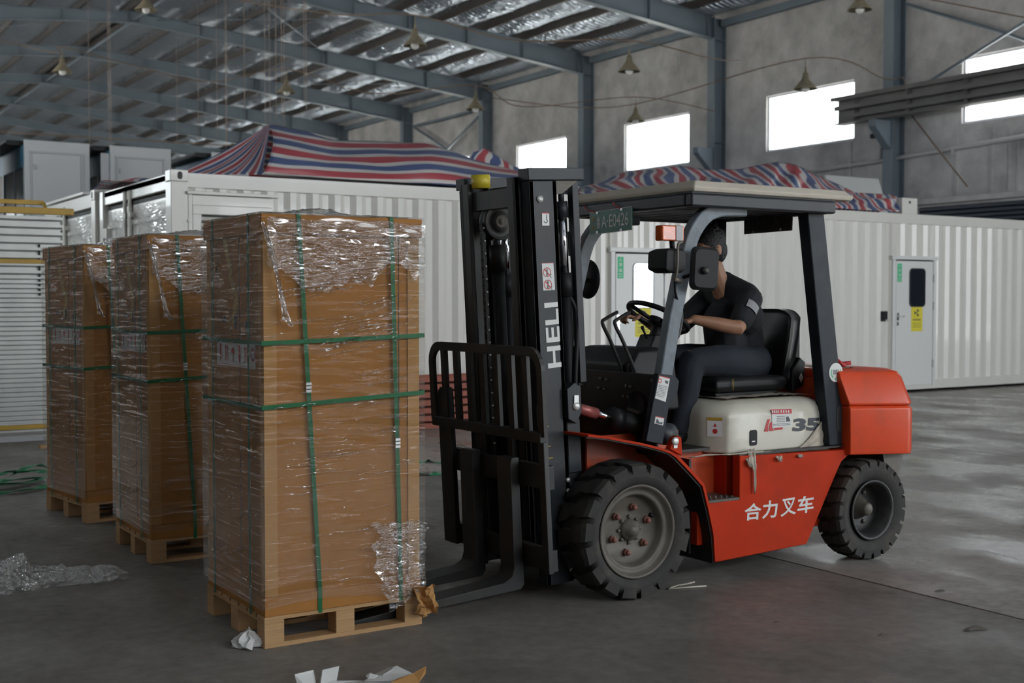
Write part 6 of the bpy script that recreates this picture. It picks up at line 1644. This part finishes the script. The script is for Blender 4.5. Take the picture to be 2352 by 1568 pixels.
# tangle of green strapping left of the cartons
m = MB()
for pts in ([(1.45, 10.25, .01), (1.75, 10.35, .05), (2.1, 10.75, .12), (2.3, 11.1, .05), (2.35, 10.8, .04), (1.9, 10.35, .03), (1.6, 10.4, .03)],
            [(1.5, 10.55, .02), (1.9, 10.7, .09), (2.5, 10.6, .05), (2.8, 10.3, .02), (2.4, 10.15, .02), (1.8, 10.3, .05), (1.4, 10.5, .02)],
            [(1.5, 10.05, .01), (1.85, 10.05, .02), (2.15, 10.2, .02)], [(1.6, 10.5, .08), (2.0, 10.55, .10), (2.5, 10.4, .06), (2.9, 10.5, .02)],
            [(1.7, 10.6, .03), (2.2, 10.5, .05), (2.6, 10.35, .05), (2.9, 10.2, .02)]):
    ribbon([Vector(p) for p in pts], .045, M_STRAP2, m)
litter(m, 'strap_tangle', M_STRAP2, 'tangle of green plastic strapping on the floor left of the farthest carton', 'strap', (2.0, 10.4, 0))
for i, (pts, lab) in enumerate((([at(960, 1062, Z=.005), at(985, 1058, Z=.01), at(1020, 1063, Z=.01), at(1040, 1068, Z=.01), at(1090, 1072, Z=.005)], 'long green strap lying on the floor behind the load backrest'),
                  ([at(960, 1090, Z=.005), at(1000, 1088, Z=.01), at(1030, 1087, Z=.005)], 'short green strap end on the floor right of the nearest carton'),
                  ([at(1036, 1019, Z=.03), at(1065, 1024, Z=.05), at(1100, 1040, Z=.02), at(1130, 1062, Z=.01)], 'curved green strap on the floor behind the far mast rail'),
                  ([at(1036, 1035, Z=.03), at(1050, 1050, Z=.02), at(1075, 1052, Z=.01), at(1110, 1048, Z=.02)], 'green strap loop on the floor behind the fork carriage'))):
    m = ribbon(pts, .055, M_STRAP); litter(m, 'green_strap', M_STRAP2, lab, 'strap', pts[1])
# crumpled clear film on the floor at the frame edge
P0, P1 = Vector((.60, 6.80, 0)), Vector((1.775, 6.64, 0))
m = MB()
def heap_film(u, v):
    p = P0.lerp(P1, u); w = interp(u, [(0, .20), (.3, .24), (.5, .20), (.65, .10), (.9, .07), (1, .025)]); h = interp(u, [(0, .16), (.18, .16), (.34, .13), (.52, .17), (.62, .12), (.75, .085), (.93, .075), (1, .03)])
    a = PI * v; r = 1 + .32 * noise.noise(Vector((u * 9, v * 3.5, 1))) + .22 * noise.noise(Vector((u * 24, v * 8, 5))) + .1 * noise.noise(Vector((u * 50, v * 17, 8)))
    return (p.x + .03 * noise.noise(Vector((u * 14, v * 6, 3))), p.y - math.cos(a) * w * r * .6, max(.003, math.sin(a) * h * r))
m.grid(150, 44, heap_film)
FLOORFILM = film_mat('crumpled_film', 1.0, .36, (13, 13, 13), .8, .12, .05, .3, .7, .2)
o = m.build('crumpled_film', FLOORFILM); rebase(o, (1.2, 6.7, 0)); tag(o, 'long heap of crumpled clear film on the floor left of the cartons', 'plastic film')
# white paper scrap by the pallet
m = MB(); c = at(571, 1484, Z=0)
def scrap(u, v):
    a = 2 * PI * u; r = .055 * (1 + .8 * noise.noise(Vector((math.cos(a) * 2.2, math.sin(a) * 2.2, v * 3)))); b = PI * v / 2
    return (c.x + r * math.cos(a) * math.cos(b) * 1.2, c.y + r * math.sin(a) * math.cos(b), .004 + max(0, .055 * math.sin(b) * (1 + .9 * noise.noise(Vector((math.cos(a) * 3, math.sin(a) * 3, 7))))))
m.grid(22, 7, scrap, False); o = m.build('paper_scrap', M_PAPER); rebase(o, c); tag(o, 'crumpled white paper scrap on the floor beside the nearest pallet', 'paper')
# torn white cardboard carton in the foreground
t = thing('torn_carton', 'torn flattened white cardboard carton at the bottom edge of the frame', 'cardboard', at(820, 1590, Z=0))
def sheet(name, px, z0, lift, mt, th=.004):
    q = [at(a, b, Z=z) for (a, b), z in zip(px, lift)]
    n = len(q); m = MB(); m.add(q + [p - Vector((0, 0, th)) for p in q], [tuple(range(n)), tuple(range(n, 2 * n))[::-1]] + [(i, n + i, n + (i + 1) % n, (i + 1) % n) for i in range(n)])
    return m.build(name, mt, t)
sheet('flap', [(690, 1600), (677, 1548), (720, 1538), (731, 1600)], 0, (.01, .09, .09, .01), M_PAPER)
sheet('flap', [(731, 1600), (735, 1560), (741, 1538), (779, 1529), (773, 1562), (768, 1600)], 0, (.01, .05, .08, .085, .04, .01), M_PAPER)
sheet('panel', [(690, 1640), (735, 1572), (775, 1563), (838, 1562), (880, 1552), (930, 1568), (890, 1640)], 0, (.012, .012, .02, .012, .02, .012, .012), M_PAPER)
sheet('flap', [(838, 1561), (870, 1546), (911, 1528), (948, 1546), (905, 1562)], 0, (.02, .03, .05, .03, .02), M_PAPER)
sheet('flap', [(862, 1547), (893, 1532), (905, 1534), (880, 1549)], 0, (.04, .05, .06, .05), M_BOOTH)
sheet('brown_flap', [(880, 1600), (885, 1572), (915, 1557), (948, 1546), (979, 1529), (977, 1545), (960, 1568), (940, 1600)], 0, (.02, .05, .06, .075, .10, .07, .045, .02), M_CARDL)
sheet('corner_scrap', [(840, 1550), (850, 1545), (868, 1550), (860, 1556), (846, 1557)], 0, (.05, .06, .05, .045, .045), M_PAPER)
# twigs by the front tyre
for pts, lab in (([(1535, 1352), (1570, 1349), (1622, 1345)], 'pale thin splinter on the floor behind the front tyre, the longest'), ([(1538, 1350), (1560, 1343), (1578, 1340)], 'short pale splinter on the floor close against the front tyre'), ([(1560, 1344), (1580, 1340), (1595, 1336)], 'thin pale splinter lying across the others behind the front tyre')):
    q = [at(a, b, Z=.006) for a, b in pts]; o = MB().tube(q, .0045, 5).build('splinter', M_BEIGE); rebase(o, q[0]); tag(o, lab, 'splinter')
# dark specks and a leaf on the floor
for px, r, lab in (((2240, 1444), .05, 'brown dry leaf on the floor near the right frame edge'), ((2028, 1458), .02, 'small dark crumb on the floor in the right foreground'), ((1783, 1429), .015, 'tiny dark pebble on the floor in front of the forklift'), ((2160, 1357), .025, 'dark flake on the floor beyond the floor joint'), ((2050, 1362), .02, 'dark crumb on the floor just before the floor joint')):
    c = at(*px, Z=0); m = MB()
    def fn(u, v, c=c, r=r):
        a = 2 * PI * u; q = r * v * (1 + .4 * math.sin(3 * a + c.x)); return (c.x + q * math.cos(a) * 1.3, c.y + q * math.sin(a) * .6, .003 + .25 * r * (1 - v * v))
    m.grid(12, 3, fn); o = m.build('leaf' if r > .04 else 'floor_crumb', M_RIM); rebase(o, c); tag(o, lab, 'leaf' if r > .04 else 'crumb')
